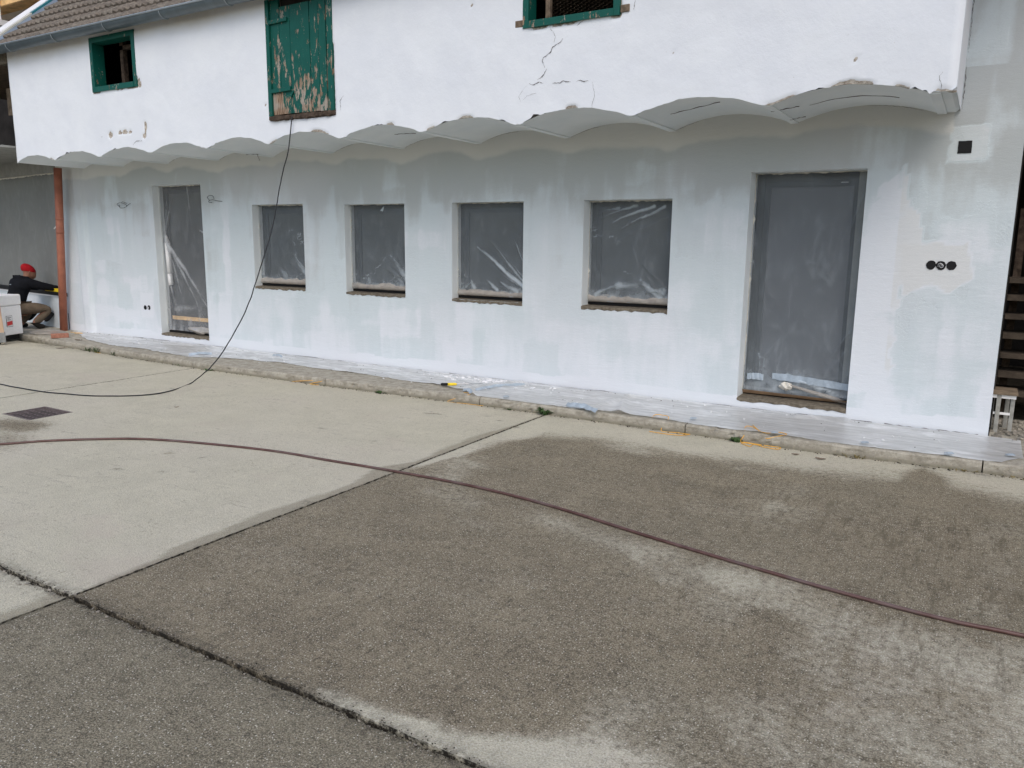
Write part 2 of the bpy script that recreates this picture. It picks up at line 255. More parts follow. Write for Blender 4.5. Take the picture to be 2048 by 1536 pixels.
def m_render_lower():
    b=NB('primed_render'); coat=b.attr('coat'); fil=b.attr('filler')
    n1=b.noise(2.2,4,.6); nv=b.noise(1,5,.65,vec=b.map((9,1,2.2))); nf=b.noise(60,4,.7)
    k=b.math('ADD',coat,b.math('MULTIPLY',b.math('SUBTRACT',nv,.5),.28)); k=b.math('ADD',k,b.math('MULTIPLY',b.math('SUBTRACT',n1,.5),.3)); k=b.math('ADD',k,b.math('MULTIPLY',b.math('SUBTRACT',nf,.5),.22))
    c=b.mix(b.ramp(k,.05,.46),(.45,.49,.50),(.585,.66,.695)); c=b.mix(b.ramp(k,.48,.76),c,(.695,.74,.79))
    c=b.mix(b.ramp(b.noise(.7,2),.4,.7,0,.25),c,(.66,.66,.71))
    c=b.mix(b.ramp(fil,.2,.8),c,b.mix(n1,(.57,.59,.575),(.66,.67,.65)))
    tw=b.noise(1,5,.7,vec=b.map((6,1,22),rot=(0,R(20),0))); h=b.math('ADD',b.noise(22,6,.75),b.math('MULTIPLY',b.noise(150,3),.6)); h=b.math('ADD',h,b.math('MULTIPLY',tw,1.6)); h=b.math('ADD',h,b.math('MULTIPLY',b.ramp(k,.40,.48),.8)); b.bump(h,.42,.006)
    sp=b.vor(45); zz=b.sep()[2]; c=b.mix(b.math('MULTIPLY',b.math('MULTIPLY',b.ramp(sp,.05,.13,1,0),b.ramp(b.noise(9,3),.58,.66)),.5),c,(.40,.41,.40))
    return b.fin(c,.85,.25)
def m_render_upper():
    b=NB('old_white_render'); ch=b.attr('chip'); dt=b.attr('dirt'); n=b.noise(2.5,5,.6); nf=b.noise(40,5,.7)
    c=b.mix(b.ramp(n,.3,.7),(.745,.79,.85),(.79,.835,.885))
    c=b.mix(b.math('MULTIPLY',dt,b.ramp(n,.2,.7,.5,1)),c,(.50,.46,.38))
    sp=b.vor(9); c=b.mix(b.math('MULTIPLY',b.ramp(sp,.015,.035,1,0),.55),c,(.40,.38,.35))
    s2=b.math('MULTIPLY',b.ramp(b.noise(16,6,.75),.66,.74),b.ramp(b.noise(1.7,3),.5,.7)); c=b.mix(b.math('MULTIPLY',s2,.35),c,(.52,.50,.47))
    c=b.mix(b.ramp(b.math('ADD',ch,b.math('MULTIPLY',b.math('SUBTRACT',nf,.5),.6)),.3,.6),c,b.mix(b.ramp(nf,.35,.65),(.25,.21,.17),(.58,.54,.48)))
    b.bump(b.math('ADD',b.noise(7,5,.6),b.math('MULTIPLY',nf,.35)),.35,.012)
    return b.fin(c,.88,.2)
M={}
M['yard']=m_yard(); M['lower']=m_render_lower(); M['upper']=m_render_upper()
def m_soffit():
    b=NB('painted_vault_plaster'); c=b.mix(b.ramp(b.noise(2,4),.3,.7),(.71,.765,.79),(.78,.82,.835)); c=b.mix(b.ramp(b.noise(30,5,.75),.68,.76,0,.5),c,(.3,.28,.25)); b.bump(b.noise(25,4),.15,.004); return b.fin(c,.85,.2)
M['soffit']=m_soffit()
def m_kerb():
    b=NB('kerb_concrete'); z=b.sep()[2]; n=b.noise(12,6,.7); c=b.mix(b.ramp(n,.3,.7),(.27,.25,.205),(.46,.435,.37))
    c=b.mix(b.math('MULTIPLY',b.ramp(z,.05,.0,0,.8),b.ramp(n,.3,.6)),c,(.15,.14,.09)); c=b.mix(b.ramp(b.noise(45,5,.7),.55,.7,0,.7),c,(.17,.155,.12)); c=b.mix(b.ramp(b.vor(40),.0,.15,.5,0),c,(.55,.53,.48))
    b.bump(b.math('ADD',n,b.noise(70,4)),.6,.012); return b.fin(c,.92,.2)
M['kerb']=m_kerb()
def m_tile():
    b=NB('weathered_concrete_tile'); oi=b.n.new('ShaderNodeObjectInfo').outputs['Random']; n=b.noise(14,6,.75); c=b.mix(b.ramp(n,.3,.7),(.095,.084,.072),(.25,.225,.19)); c=b.mix(b.math('MULTIPLY',oi,.3),c,(.20,.155,.125)); c=b.mix(b.ramp(b.noise(45,5,.8),.58,.68,0,.7),c,(.36,.35,.30)); c=b.mix(b.ramp(b.noise(33,5,.8),.6,.7,0,.7),c,(.05,.047,.04)); b.bump(b.noise(60,5,.8),.7,.01); return b.fin(c,.95,.15)
M['tile']=m_tile()
def m_peel(name,amt):
    b=NB(name); g=b.noise(1,6,.7,vec=b.map((70,70,6))); n=b.noise(1,6,.72,vec=b.map((26,26,8))); z=b.sep()[2]
    pe=b.attr('peel'); wood=b.mix(b.ramp(g,.35,.65),(.13,.075,.045),(.40,.30,.215)); wood=b.mix(b.ramp(b.noise(5,3),.4,.65),wood,(.36,.325,.28))
    gr=b.mix(b.noise(6,3),(.001,.072,.055),(.004,.105,.082)); gr=b.mix(b.ramp(g,.55,.7,0,.4),gr,(.006,.06,.05)); gr=b.mix(b.ramp(b.noise(90,4,.8),.66,.72,0,.6),gr,(.30,.33,.28))
    k=b.math('ADD',b.math('MULTIPLY',pe,amt),b.math('MULTIPLY',b.math('SUBTRACT',n,.5),1.5)); e=b.ramp(k,.205,.225)
    c=b.mix(e,gr,wood); b.bump(b.math('SUBTRACT',b.math('MULTIPLY',g,.3),e),.6,.004); return b.fin(c,b.ramp(e,0,1,.5,.9),.35)
M['peel']=m_peel('peeling_green_paint',.5); 
M['green']=m_peel('green_frame_paint',.16)
M['zinc']=plain('grey_painted_gutter',(.10,.13,.145),.40,.5,0,.15,8,.05)
M['rim']=plain('gutter_rim_highlight',(.42,.47,.50),.35,.6,.4,.1)  # pale colour carries the bright highlight along the gutter's edge
M['zincl']=plain('grey_gutter_bracket',(.28,.32,.34),.4,.5,.3,.1)
M['flash']=plain('zinc_flashing',(.20,.235,.27),.45,.5,.2,.15,5)
M['teal']=plain('teal_painted_edge',(.02,.16,.19),.5,.4,0,.15,5)
M['cream']=plain('cream_coping',(.56,.55,.47),.8,.2,0,.15,5)
M['white']=plain('white_paint',(.80,.80,.80),.7,.25,0,.05,6)
M['shade_plaster']=plain('shade_grey_plaster',(.27,.275,.26),.9,.2,0,.12,6)  # grey darkened to stand for shade on the left wing's beam and slab
M['pine']=plain('planed_pine',(.80,.52,.24),.65,.3,0,.25,5)
M['wood_old']=plain('grey_old_timber',(.17,.13,.095),.9,.2,0,.4,14,.4)
M['wood_dark']=plain('dark_rotten_timber',(.07,.052,.04),.95,.15,0,.5,20,.5)
M['barnwood']=plain('barn_board',(.20,.155,.11),.9,.2,0,.3,9,.3)
M['interior']=plain('unlit_interior_plaster',(.028,.026,.025),.95,.1,0,.3,3)  # near-black colour stands for the unlit depth of barn and lofts
M['black']=plain('black_plastic',(.006,.006,.007),.6,.3,0,.1)
M['crack']=plain('crack_shadow_dirt',(.11,.10,.10),.95,.1,0,.5,60)
M['rust']=plain('rusty_bar',(.05,.032,.024),.9,.2,0,.4,40)
M['frame']=plain('anthracite_frame',(.022,.027,.032),.45,.4,0,.1,5,0)
M['panel']=plain('grey_door_panel',(.10,.106,.118),.5,.35,0,.06,2,0)
def m_glass(n,col):
    b=NB(n); return b.fin(b.mix(b.noise(1.2,2),tuple(c*.85 for c in col),tuple(c*1.15 for c in col)),.12,.45)
M['glass']=m_glass('dark_window_glass',(.055,.062,.066))
M['mortar']=plain('raw_mortar',(.155,.135,.105),.95,.15,0,.35,25,.5)
M['cardboard']=plain('brown_cardboard',(.36,.24,.15),.85,.2,0,.2,8)
M['terracotta']=plain('terracotta_drainpipe',(.36,.135,.085),.55,.35,0,.18,6,.05)
M['sign']=plain('pale_print',(.55,.56,.58),.6,.3,0,.05)
M['brick']=plain('red_brick_surface',(.36,.17,.12),.92,.2,0,.2,30,.5)
M['iron']=plain('rusty_cast_iron',(.19,.155,.15),.7,.4,.3,.3,30,.3)
M['cable']=plain('black_cable_sheath',(.012,.013,.016),.45,.4,0,.1)
M['orange']=plain('orange_twine',(.80,.44,.08),.7,.3,0,.15,50)
M['yellow']=plain('yellow_plastic',(.85,.62,.02),.45,.4,0,.05)
M['steel']=plain('tool_steel',(.35,.36,.38),.35,.5,.8,.1)
M['tape']=plain('blue_grey_tape',(.36,.43,.50),.45,.4,0,.15,15)
M['rag']=plain('torn_masking_paper',(.66,.64,.58),.85,.2,0,.12,20,.3)
M['paint']=plain('white_paint_crumbs',(.80,.81,.83),.8,.2,0,.04)
M['weed']=plain('weed_leaf',(.045,.085,.025),.6,.3,0,.35,30)
M['straw']=plain('dry_weed',(.22,.18,.08),.85,.2,0,.35,30)
M['dirt']=plain('dark_dirt',(.035,.03,.022),.97,.1,0,.4,40)
M['stone']=plain('loose_stone',(.30,.275,.235),.9,.2,0,.4,6)
M['skin']=plain('skin_tone',(.30,.15,.10),.6,.3,0,.08,8,0)
M['hoodie']=plain('black_hoodie',(.008,.009,.012),.92,.15,0,.2,10,.2)
M['trousers']=plain('khaki_work_trousers',(.14,.11,.08),.92,.15,0,.15,14,.2)
M['boot']=plain('dark_work_boot',(.02,.018,.015),.7,.3,0,.2)
M['red']=plain('red_knit',(.33,.006,.012),.85,.25,0,.12,60,.5)
def m_hose():
    b=NB('red_brown_hose'); z=b.sep()[2]; n=b.noise(14,4,.7)
    c=b.mix(b.ramp(n,.3,.7),(.075,.034,.028),(.13,.070,.062)); c=b.mix(b.ramp(b.noise(3,3),.45,.7,0,.6),c,(.16,.125,.12)); return b.fin(c,.42,.45)
M['hose']=m_hose()
def m_film(name,base,hi,tint=(.78,.81,.84),rough=.25,glossy=.12,stripes=0):
    b=NB(name); fold=b.attr('fold'); t=b.n.new('ShaderNodeBsdfTransparent'); d=b.n.new('ShaderNodeBsdfDiffuse'); g=b.n.new('ShaderNodeBsdfGlossy'); tr=b.n.new('ShaderNodeBsdfTranslucent')
    d.inputs['Color'].default_value=(*tint,1); tr.inputs['Color'].default_value=(*tint,1); g.inputs['Roughness'].default_value=rough; g.inputs['Color'].default_value=(.9,.93,.95,1); t.inputs['Color'].default_value=(.93,.94,.95,1)
    nn=b.noise(7,5,.65); wr=b.noise(1,3,.55,vec=b.map((9,9,3.5),rot=(0,R(28),0)),dist=1.2)
    bp=b.n.new('ShaderNodeBump'); b.l.new(wr,bp.inputs['Height']); bp.inputs['Strength'].default_value=.25; bp.inputs['Distance'].default_value=.01
    for q in (d,g): b.l.new(bp.outputs[0],q.inputs['Normal'])
    f=b.math('ADD',b.math('MULTIPLY',b.ramp(b.math('MULTIPLY',fold,b.ramp(nn,.25,.6,.55,1.15)),.05,1.),hi),base); f=b.math('ADD',f,b.math('MULTIPLY',b.ramp(wr,.50,.72),.07)); f=b.math('ADD',f,b.math('MULTIPLY',b.ramp(b.noise(1.7,2),.4,.65),.03))
    if stripes: f=b.math('ADD',f,b.math('MULTIPLY',b.math('SUBTRACT',b.noise(1,5,.7,vec=b.map((2.2,20,2))),.5),stripes),clamp=True)
    m0=b.n.new('ShaderNodeMixShader'); m0.inputs[0].default_value=.25; b.l.new(d.outputs[0],m0.inputs[1]); b.l.new(tr.outputs[0],m0.inputs[2])
    m1=b.n.new('ShaderNodeMixShader'); b.l.new(f,m1.inputs[0]); b.l.new(t.outputs[0],m1.inputs[1]); b.l.new(m0.outputs[0],m1.inputs[2])
    m2=b.n.new('ShaderNodeMixShader'); lw=b.n.new('ShaderNodeLayerWeight'); lw.inputs[0].default_value=.25; b.l.new(bp.outputs[0],lw.inputs['Normal']); gf=b.math('MULTIPLY',lw.outputs['Fresnel'],glossy/.12*.35,clamp=True); b.l.new(gf,m2.inputs[0]); b.l.new(m1.outputs[0],m2.inputs[1]); b.l.new(g.outputs[0],m2.inputs[2]); b.l.new(m2.outputs[0],b.out.inputs['Surface']); return b.m
M['film']=m_film('masking_film',.15,.60,(.70,.79,.86))
M['filmthin']=m_film('thin_masking_film',.16,.5)
M['tarp']=m_film('ground_sheet_film',.58,.40,(.86,.875,.89),.35,.10,1.1)
M['filmleft']=m_film('cloudy_masking_film',.60,.3,(.42,.435,.42),.4,.06)

# ------------------------------------------------------------------ ground and yard slabs
g=MB(); g.box(-150,-150,-1.0,150,150,-.035); o=g.build('ground',plain('earth_under_slabs',(.055,.05,.042),.97,.1,0,.4,9,.3)); tag(o,kind='structure')
yard=empty('yard'); tag(yard,kind='structure')
XC=[-23.7,-18.6,-13.5,-8.47,-3.45,1.62,6.7]; YC=[-14.8,-10.15,-5.46,-.78]
GR=(-7.69,-3.655,-7.22,-3.255)   # drain opening
def wetness(x,y):
    wx=x+(fbm(x*3,y*3,5)-.5)*.22; wy=y+(fbm(x*3,y*3,9)-.5)*.22
    wet=np.zeros_like(x)
    B=(x>-3.45)&(y>-5.46); yd=np.interp(wx,[p[0] for p in sorted(DRYB)],[p[1] for p in sorted(DRYB)])
    dryedge=sstep(-.55,.28,yd-wy); 
    v=dryedge*1.0
    for cx,cy,a,b_,c,d,amp in BLOBS:
        u=a*(wx-cx)+b_*(wy-cy); w=c*(wx-cx)+d*(wy-cy); v=v+amp*np.exp(-(u*u+w*w)*.9)*1.0
    v=v-.32*sstep(.48,.72,fbm(x*1.1+5,y*.9,31))*sstep(-2.2,-.5,x)
    v=np.where((yd-wy>.5)&(wy>-5.05),np.maximum(v,.38+.42*fbm(x*3.5,y*2.5,19)),v); v=v-.22*sstep(.55,.8,fbm(x*2.2,y*3.0,37))+.15*sstep(.55,.8,fbm(x*1.5,y*2.0,38)); wet=np.where(B,np.clip(v,0,1),wet)
    A=(x<=-3.45)&(y>-5.46); fx=np.interp(y,[p[1] for p in FRINGE],[p[0] for p in FRINGE],left=-3.45,right=-3.46)
    va=0*x
    for cx,cy,a,b_,c,d,amp in BLOBSA:
        u=a*(wx-cx)+b_*(wy-cy); w=c*(wx-cx)+d*(wy-cy); va=np.maximum(va,amp*np.exp(-(u*u+w*w)*.9))
    wet=np.where(A,va,wet)
    D=(y<=-5.46)&(x>-3.45); wet=np.where(D,.98-.25*sstep(.5,.75,fbm(x*.8,y*.8,8)),wet)
    C=(y<=-5.46)&(x<=-3.45)
    damp=np.where(A,sstep(-.012,.012,(x+(fbm(x*6,y*6,3)-.5)*.05)-fx),np.where(C,sstep(-3.56,-3.53,x+(fbm(x*6,y*6,3)-.5)*.04),0))
    streak=np.where(B,sstep(-2.2,-.2,x)*sstep(-1.6,-2.2,y)*(.3+.7*sstep(.35,.7,fbm(x*1.2,y*.7,12))),0)
    return wet,damp,streak
for i in range(len(XC)-1):
    for j in range(len(YC)-1):
        x0,x1,y0,y1=XC[i],XC[i+1],YC[j],YC[j+1]; near=(-9<x0<2 and j>=1 and x1<2)
        gx=.007; gy=.011; x0+=gx; x1-=gx; y0+=gy; y1-=gy
        st=.03 if near and x0>-9 else .25
        xs=list(np.linspace(x0,x1,int((x1-x0)/st)+1)); ys=list(np.linspace(y0,y1,int((y1-y0)/st)+1))
        hole=x0<GR[0]<x1 and y0<GR[1]<y1
        if hole: xs=sorted(set([v for v in xs if min(abs(v-GR[0]),abs(v-GR[2]))>.012]+[GR[0],GR[2]])); ys=sorted(set([v for v in ys if min(abs(v-GR[1]),abs(v-GR[3]))>.012]+[GR[1],GR[3]]))
        X,Y=np.meshgrid(np.array(xs),np.array(ys),indexing='ij'); x=X.copy(); y=Y.copy()
        if near:   # broken arrises along the wide joint, finer along the cross joint
            for e,s_ in ((0,1),(-1,-1)):
                wj=.020 if j else 0
                jag=np.abs(fbm(X[:,e]*22,X[:,e]*0+e*5+j,77,4)-.42)**1.3; y[:,e]+=s_*(jag*.030*(1.7 if (j==1 and e==-1 and True) else .6))
                x[e,:]+=s_*np.abs(fbm(Y[e,:]*25,Y[e,:]*0+e,78,3)-.4)*.016
        Z=(fbm(X*.9,Y*.9,2)-.5)*.006
        keep=np.ones((len(xs)-1,len(ys)-1),bool)
        if hole:
            mx=.5*(X[:-1,:-1]+X[1:,1:]); my=.5*(Y[:-1,:-1]+Y[1:,1:]); keep=~((mx>GR[0])&(mx<GR[2])&(my>GR[1])&(my<GR[3]))
        b=grid_np(x,y,Z,keep); wet,damp,streak=wetness(X,Y)
        dj=np.minimum(np.abs(Y+5.46),9); jn=np.exp(-((dj/.045)**1.2))*(.35+.65*fbm(X*7,Y*7,40)); jn=np.maximum(jn,.9*np.exp(-np.abs(X+3.45)/.012)*np.where(Y<-.9,1,0)*.5)
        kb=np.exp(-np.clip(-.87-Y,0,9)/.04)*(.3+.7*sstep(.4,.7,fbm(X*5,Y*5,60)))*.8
        spots=sstep(.80,.86,fbm(X*4.1,Y*9.0,55,5))*.6*(1-sstep(.2,.6,wet))
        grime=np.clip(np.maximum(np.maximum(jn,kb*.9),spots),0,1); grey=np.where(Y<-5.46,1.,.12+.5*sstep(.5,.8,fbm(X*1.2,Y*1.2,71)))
        # skirt
        m,n=X.shape; nv=len(b.v)
        loop=[(a,0) for a in range(m)]+[(m-1,a) for a in range(1,n)]+[(a,n-1) for a in range(m-2,-1,-1)]+[(0,a) for a in range(n-2,0,-1)]
        L=len(loop)
        for (p,q) in loop: v=b.v[p*n+q]; b.v.append((v[0],v[1],v[2]))
        for (p,q) in loop: v=b.v[p*n+q]; b.v.append((v[0],v[1],-.034))
        for k in range(L):
            b.f.append((nv+k,nv+L+k,nv+L+(k+1)%L,nv+(k+1)%L))
        ex=lambda A_,fill=None:np.concatenate([A_.ravel(),[A_[p,q] if fill is None else fill for p,q in loop+loop]])
        o=b.build('slab',M['yard'],yard,True,dict(wet=ex(wet),damp=ex(damp),streak=ex(streak),grime=ex(grime,1.),grey=ex(grey)))
# drain grate
dr=empty('drain_grate',((GR[0]+GR[2])/2,(GR[1]+GR[3])/2,0)); tag(dr,'rusty square drain grate sunk into the pale concrete yard','drain grate')
cx,cy=dr.location[:2]; hx,hy=(GR[2]-GR[0])/2-.002,(GR[3]-GR[1])/2-.002
b=MB(); 
for (a,c,d,e) in ((-hx,-hy,hx,-hy+.018),(-hx,hy-.018,hx,hy),(-hx,-hy+.018,-hx+.018,hy-.018),(hx-.018,-hy+.018,hx,hy-.018)): b.box(a,c,-.03,d,e,.002)
b.build('frame',M['iron'],dr)
b=MB(); b.box(-hx,-hy,-.034,hx,hy,-.028); b.build('pit_shade',M['black'],dr)  # shallow black floor stands for the unlit depth of the drain
for k in range(7):
    b=MB(); q=-hx+.018+(k+1)*(2*hx-.036)/8; b.box(q-.007,-hy+.018,-.004,q+.007,hy-.018,-.0005); b.build('bar',M['iron'],dr)
for k in range(4):
    b=MB(); q=-hy+.018+(k+1)*(2*hy-.036)/5; b.box(-hx+.018,q-.008,-.0055,hx-.018,q+.008,-.0045); b.build('bar',M['iron'],dr)

# ------------------------------------------------------------------ raised pavement along the house
pav=empty('pavement'); tag(pav,kind='structure')
KX=[-16.5,-13.1,-10.86,-8.50,-6.24,-4.21,-2.08,.14,2.6,5]
KL=[(-16.5,-.45),(-13.2,-.69),(-12.9,-.70),(-10.6,-.87),(-8.3,-.98),(-6.2,-.95),(-4.2,-.87),(-2.1,-.87),(-1.1,-.90),(.14,-.82),(5,-.80)]
kerb_y=lambda x: np.interp(x,[p[0] for p in KL],[p[1] for p in KL])
for i in range(len(KX)-1):
    x0,x1=KX[i]+.005,KX[i+1]-.005; n=int((x1-x0)/.03); xs=np.linspace(x0,x1,n)
    prof=[(0,-.04),(0.0,.02),(.001,.045),(.003,.070),(.014,.082),(.05,.085),(.14,.088),(.5,.095),(.98,.103)]
    V=[];
    for a,(dy,z) in enumerate(prof):
        nz=(fbm(xs*26,xs*0+a*.9,90+a,4)-.5); big=np.where(fbm(xs*3,xs*0,33)>.62,1,0)*(fbm(xs*18,xs*0+a,44)-.5)
        yy=kerb_y(xs)+dy+(nz*.016+np.clip(big,0,1)*.05)*(1 if a<6 else 0) ; zz=z+(nz*.010 if 2<=a<6 else nz*.003)-np.clip(big,0,1)*(.03 if 3<=a<6 else 0)
        if a==8: yy=np.where(xs>.19,np.minimum(yy*0+.9,.9),0*xs+.03+np.clip(-12.9-xs,0,9)*.14); zz=zz*0+.103
        V.append(np.stack([xs,yy,zz],1))
    V=np.array(V); b=grid_np(V[:,:,0],V[:,:,1],V[:,:,2]); m,nn=V.shape[:2]
    for e in (0,nn-1):
        c=[a*nn+e for a in range(m)]; k=len(b.v); b.v.append((float(V[-1,e,0]),float(V[-1,e,1]),-.04)); b.f.append(tuple(c+[k]))
    b.build('slab',M['kerb'],pav,False)
# dark filler under the pavement joints
b=MB(); b.box(-16.4,-.38,-.034,5,-.06,.060); b.build('bedding',M['dirt'],pav)
# ------------------------------------------------------------------ the house
house=empty('farm_building',(-6,3,0)); tag(house,'long white farm building with primed ground floor and overhanging upper storey on shallow vaults','building')
def part(b,name,mat,smooth=False,attrs=None,parent=house,bevel=0):
    o=b.build(name,mat,None,smooth,attrs,bevel); 
    if parent is house: o.parent=house; o.matrix_parent_inverse=Matrix.Translation(-house.location)
    else: o.parent=parent
    return o
XR=.168; XO0,XO1=-12.12,-.28   # overhang ends
YO=-1.0
SP=[-12.12,-11.12,-10.08,-9.01,-7.96,-6.93,-5.85,-4.80,-3.73,-2.63,-1.53,-.405]; ZS=2.665; RISE=[.085,.088,.09,.09,.095,.095,.095,.095,.1,.105,.1]
def arcz(x):
    x=np.asarray(x,float); z=np.full(x.shape,ZS)
    for i in range(11):
        a,b_=SP[i]+.035,SP[i+1]-.035; u=(x-(a+b_)/2)/((b_-a)/2); z=np.where(np.abs(u)<1,ZS+RISE[i]*(1-u*u),z)
    return z
OPEN=dict(D1=(-10.47,-9.40,.215,2.363,.17),W1=(-8.39,-7.456,.993,2.066,.166),W2=(-6.758,-5.83,.983,2.052,.166),W3=(-5.157,-4.233,.972,2.047,.17),W4=(-3.528,-2.60,.975,2.044,.20),D2=(-1.876,-.914,.197,2.261,.245))
SOC=[('round',-.372,1.474,.036),('round',-.300,1.472,.036),('round',-.225,1.473,.036),('sq',-.223,2.396,.048),('round',-10.826,.582,.034),('round',-10.735,.585,.034)]
# primed wall: one grid sheet with the openings left out
xs=list(np.arange(-12.9,XR,.028))+[XR]; zs=list(np.arange(.085,3.0,.028))
for k,(a,b_,c,d,e) in OPEN.items():
    xs=[v for v in xs if min(abs(v-a),abs(v-b_))>.012]+[a,b_]; zs=[v for v in zs if min(abs(v-c),abs(v-d))>.009]+[c,d]
xs=np.array(sorted(xs)); zs=np.array(sorted(zs)); X,Z=np.meshgrid(xs,zs,indexing='ij')
mx=.5*(X[:-1,:-1]+X[1:,1:]); mz=.5*(Z[:-1,:-1]+Z[1:,1:]); keep=np.ones(mx.shape,bool)
for k,(a,b_,c,d,e) in OPEN.items(): keep&=~((mx>a)&(mx<b_)&(mz>c)&(mz<d))
keep&=~((mz>2.9)&(mx<-.33))
Y=(fbm(X*1.2,Z*1.2,4)-.5)*.008
for k,(a,b_,c,d,e) in OPEN.items():
    dd=np.maximum(np.maximum(a-X,X-b_),np.maximum(c-Z,Z-d)); Y=np.where(np.abs(dd)<.012,0,Y)
Y=Y-.045*sstep(-12.42,-12.39,X-.0)*(1-sstep(-12.19,-12.15,X))*1.0
def coatmap(X,Z,seed=3,dens=420,x0=-12.9,x1=XR,z0=0,z1=3.0):
    c=.50+.0*X; rn=np.random.RandomState(seed); wx=X+(fbm(X*5,Z*5,12)-.5)*.08+(fbm(X*18,Z*3,14)-.5)*.03; wz=Z+(fbm(X*5,Z*5,13)-.5)*.12+(fbm(X*22,Z*4,15)-.5)*.07
    for k in range(dens):
        cx=rn.uniform(x0,x1); cz=rn.uniform(z0,z1); hw=rn.uniform(.08,.22); hh=rn.uniform(.12,.55)
        if rn.rand()<.25: hw,hh=hh*.7,hw*.8
        if rn.rand()<.3: cx=rn.uniform(-2.2,x1)
        v=rn.uniform(0,1)*.75+.12; al=rn.uniform(.22,.55)
        m=sstep(hw+.012,hw-.012,np.abs(wx-cx))*sstep(hh+.025,hh-.02,np.abs(wz-cz)); c=c*(1-m*al)+v*m*al
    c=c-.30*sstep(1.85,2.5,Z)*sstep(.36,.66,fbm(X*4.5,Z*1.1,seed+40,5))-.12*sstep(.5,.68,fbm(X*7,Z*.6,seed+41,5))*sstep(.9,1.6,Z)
    return c
C=coatmap(X,Z)
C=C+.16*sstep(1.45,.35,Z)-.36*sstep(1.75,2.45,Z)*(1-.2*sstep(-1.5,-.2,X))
C=np.where(Z<.20+.05*fbm(X*2,X*0,5),np.maximum(C,.86),C)                      # freshly brushed plinth band
gl=np.zeros_like(X)
for pol in (PATCH,PATCH2):
    px=X+(fbm(X*9,Z*9,21)-.5)*.07; pz=Z+(fbm(X*9,Z*9,22)-.5)*.07; ins=inpoly(px,pz,pol); d=polydist(px,pz,pol,True); gl=np.maximum(gl,np.where(ins,sstep(0,.02,d),0)*(.6 if pol is PATCH2 else .85))
gl=np.maximum(gl,.75*np.where(inpoly(X+(fbm(X*4,Z*4,23)-.5)*.25,Z,PATCH3),1,0)*sstep(.3,.55,fbm(X*4,Z*4,24)))
gl=np.maximum(gl,.8*sstep(.16,.12,np.maximum(np.abs(X+10.78)*1.0,np.abs(Z-.62)*.8)))
C=C*(1-gl)+.92*gl
FIL=gl*.62*(X>-.66)
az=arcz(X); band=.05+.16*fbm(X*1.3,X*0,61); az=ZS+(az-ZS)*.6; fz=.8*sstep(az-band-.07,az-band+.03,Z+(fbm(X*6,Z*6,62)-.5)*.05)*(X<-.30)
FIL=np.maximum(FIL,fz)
b=grid_np(X,Y,Z,keep)
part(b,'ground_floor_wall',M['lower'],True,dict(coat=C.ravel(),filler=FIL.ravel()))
# tall end of the wall right of the overhang
xs2=np.arange(-.33,XR,.03).tolist()+[XR]; zs2=np.arange(zs.max(),6.2,.05); X2,Z2=np.meshgrid(xs2,zs2,indexing='ij')
part(grid_np(X2,X2*0+.001,Z2),'end_wall_upper',M['lower'],True,dict(coat=(coatmap(X2,Z2,9,160,-.4,.2,2.9,6.2)-.15).ravel(),filler=np.zeros(X2.size)))
b=MB(); b.poly([(XR,0,.03),(XR,.35,.03),(XR,.35,6.2),(XR,0,6.2)]); part(b,'wall_end',M['lower'],False,dict(coat=[.5]*4,filler=[0]*4))
# dark carcass behind the openings, back and side walls
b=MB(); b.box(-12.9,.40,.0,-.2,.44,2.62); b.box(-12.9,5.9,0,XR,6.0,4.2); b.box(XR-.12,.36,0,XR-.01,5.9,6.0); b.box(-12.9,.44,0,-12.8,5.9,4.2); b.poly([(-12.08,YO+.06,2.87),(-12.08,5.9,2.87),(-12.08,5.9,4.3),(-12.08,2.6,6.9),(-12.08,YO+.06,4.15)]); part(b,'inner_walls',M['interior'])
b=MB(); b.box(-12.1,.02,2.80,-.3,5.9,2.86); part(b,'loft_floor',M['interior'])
# reveals
for k,(a,b_,c,d,e) in OPEN.items():
    b=MB(); e2=e+.06
    b.poly([(a,0,c),(a,e2,c),(a,e2,d),(a,0,d)]); b.poly([(b_,e2,c),(b_,0,c),(b_,0,d),(b_,e2,d)]); b.poly([(a,0,d),(a,e2,d),(b_,e2,d),(b_,0,d)])
    part(b,'reveal',M['soffit'])
    b=MB(); rn=np.random.RandomState(len(k)+int(a*10)%50); n=26
    V=[]
    for t,(yy,zz) in enumerate([(-.004,c-.022),(-.008,c+.001),(.03,c+.008),(e2,c+.012)]):
        xq=np.linspace(a,b_,n); V.append(np.stack([xq,np.full(n,yy)+(rn.rand(n)-.5)*.006*(t<2),np.full(n,zz)+(rn.rand(n)-.7)*(.018 if t==0 else .004)],1))
    V=np.array(V); part(grid_np(V[:,:,0],V[:,:,1],V[:,:,2]),'mortar_sill',M['mortar'],True)
    b=MB(); b.box(a,e-.045,c+.013,b_,e+.02,c+.040); part(b,'shadow_bar',M['black'])  # black bar standing in for the shadow under the film's foot
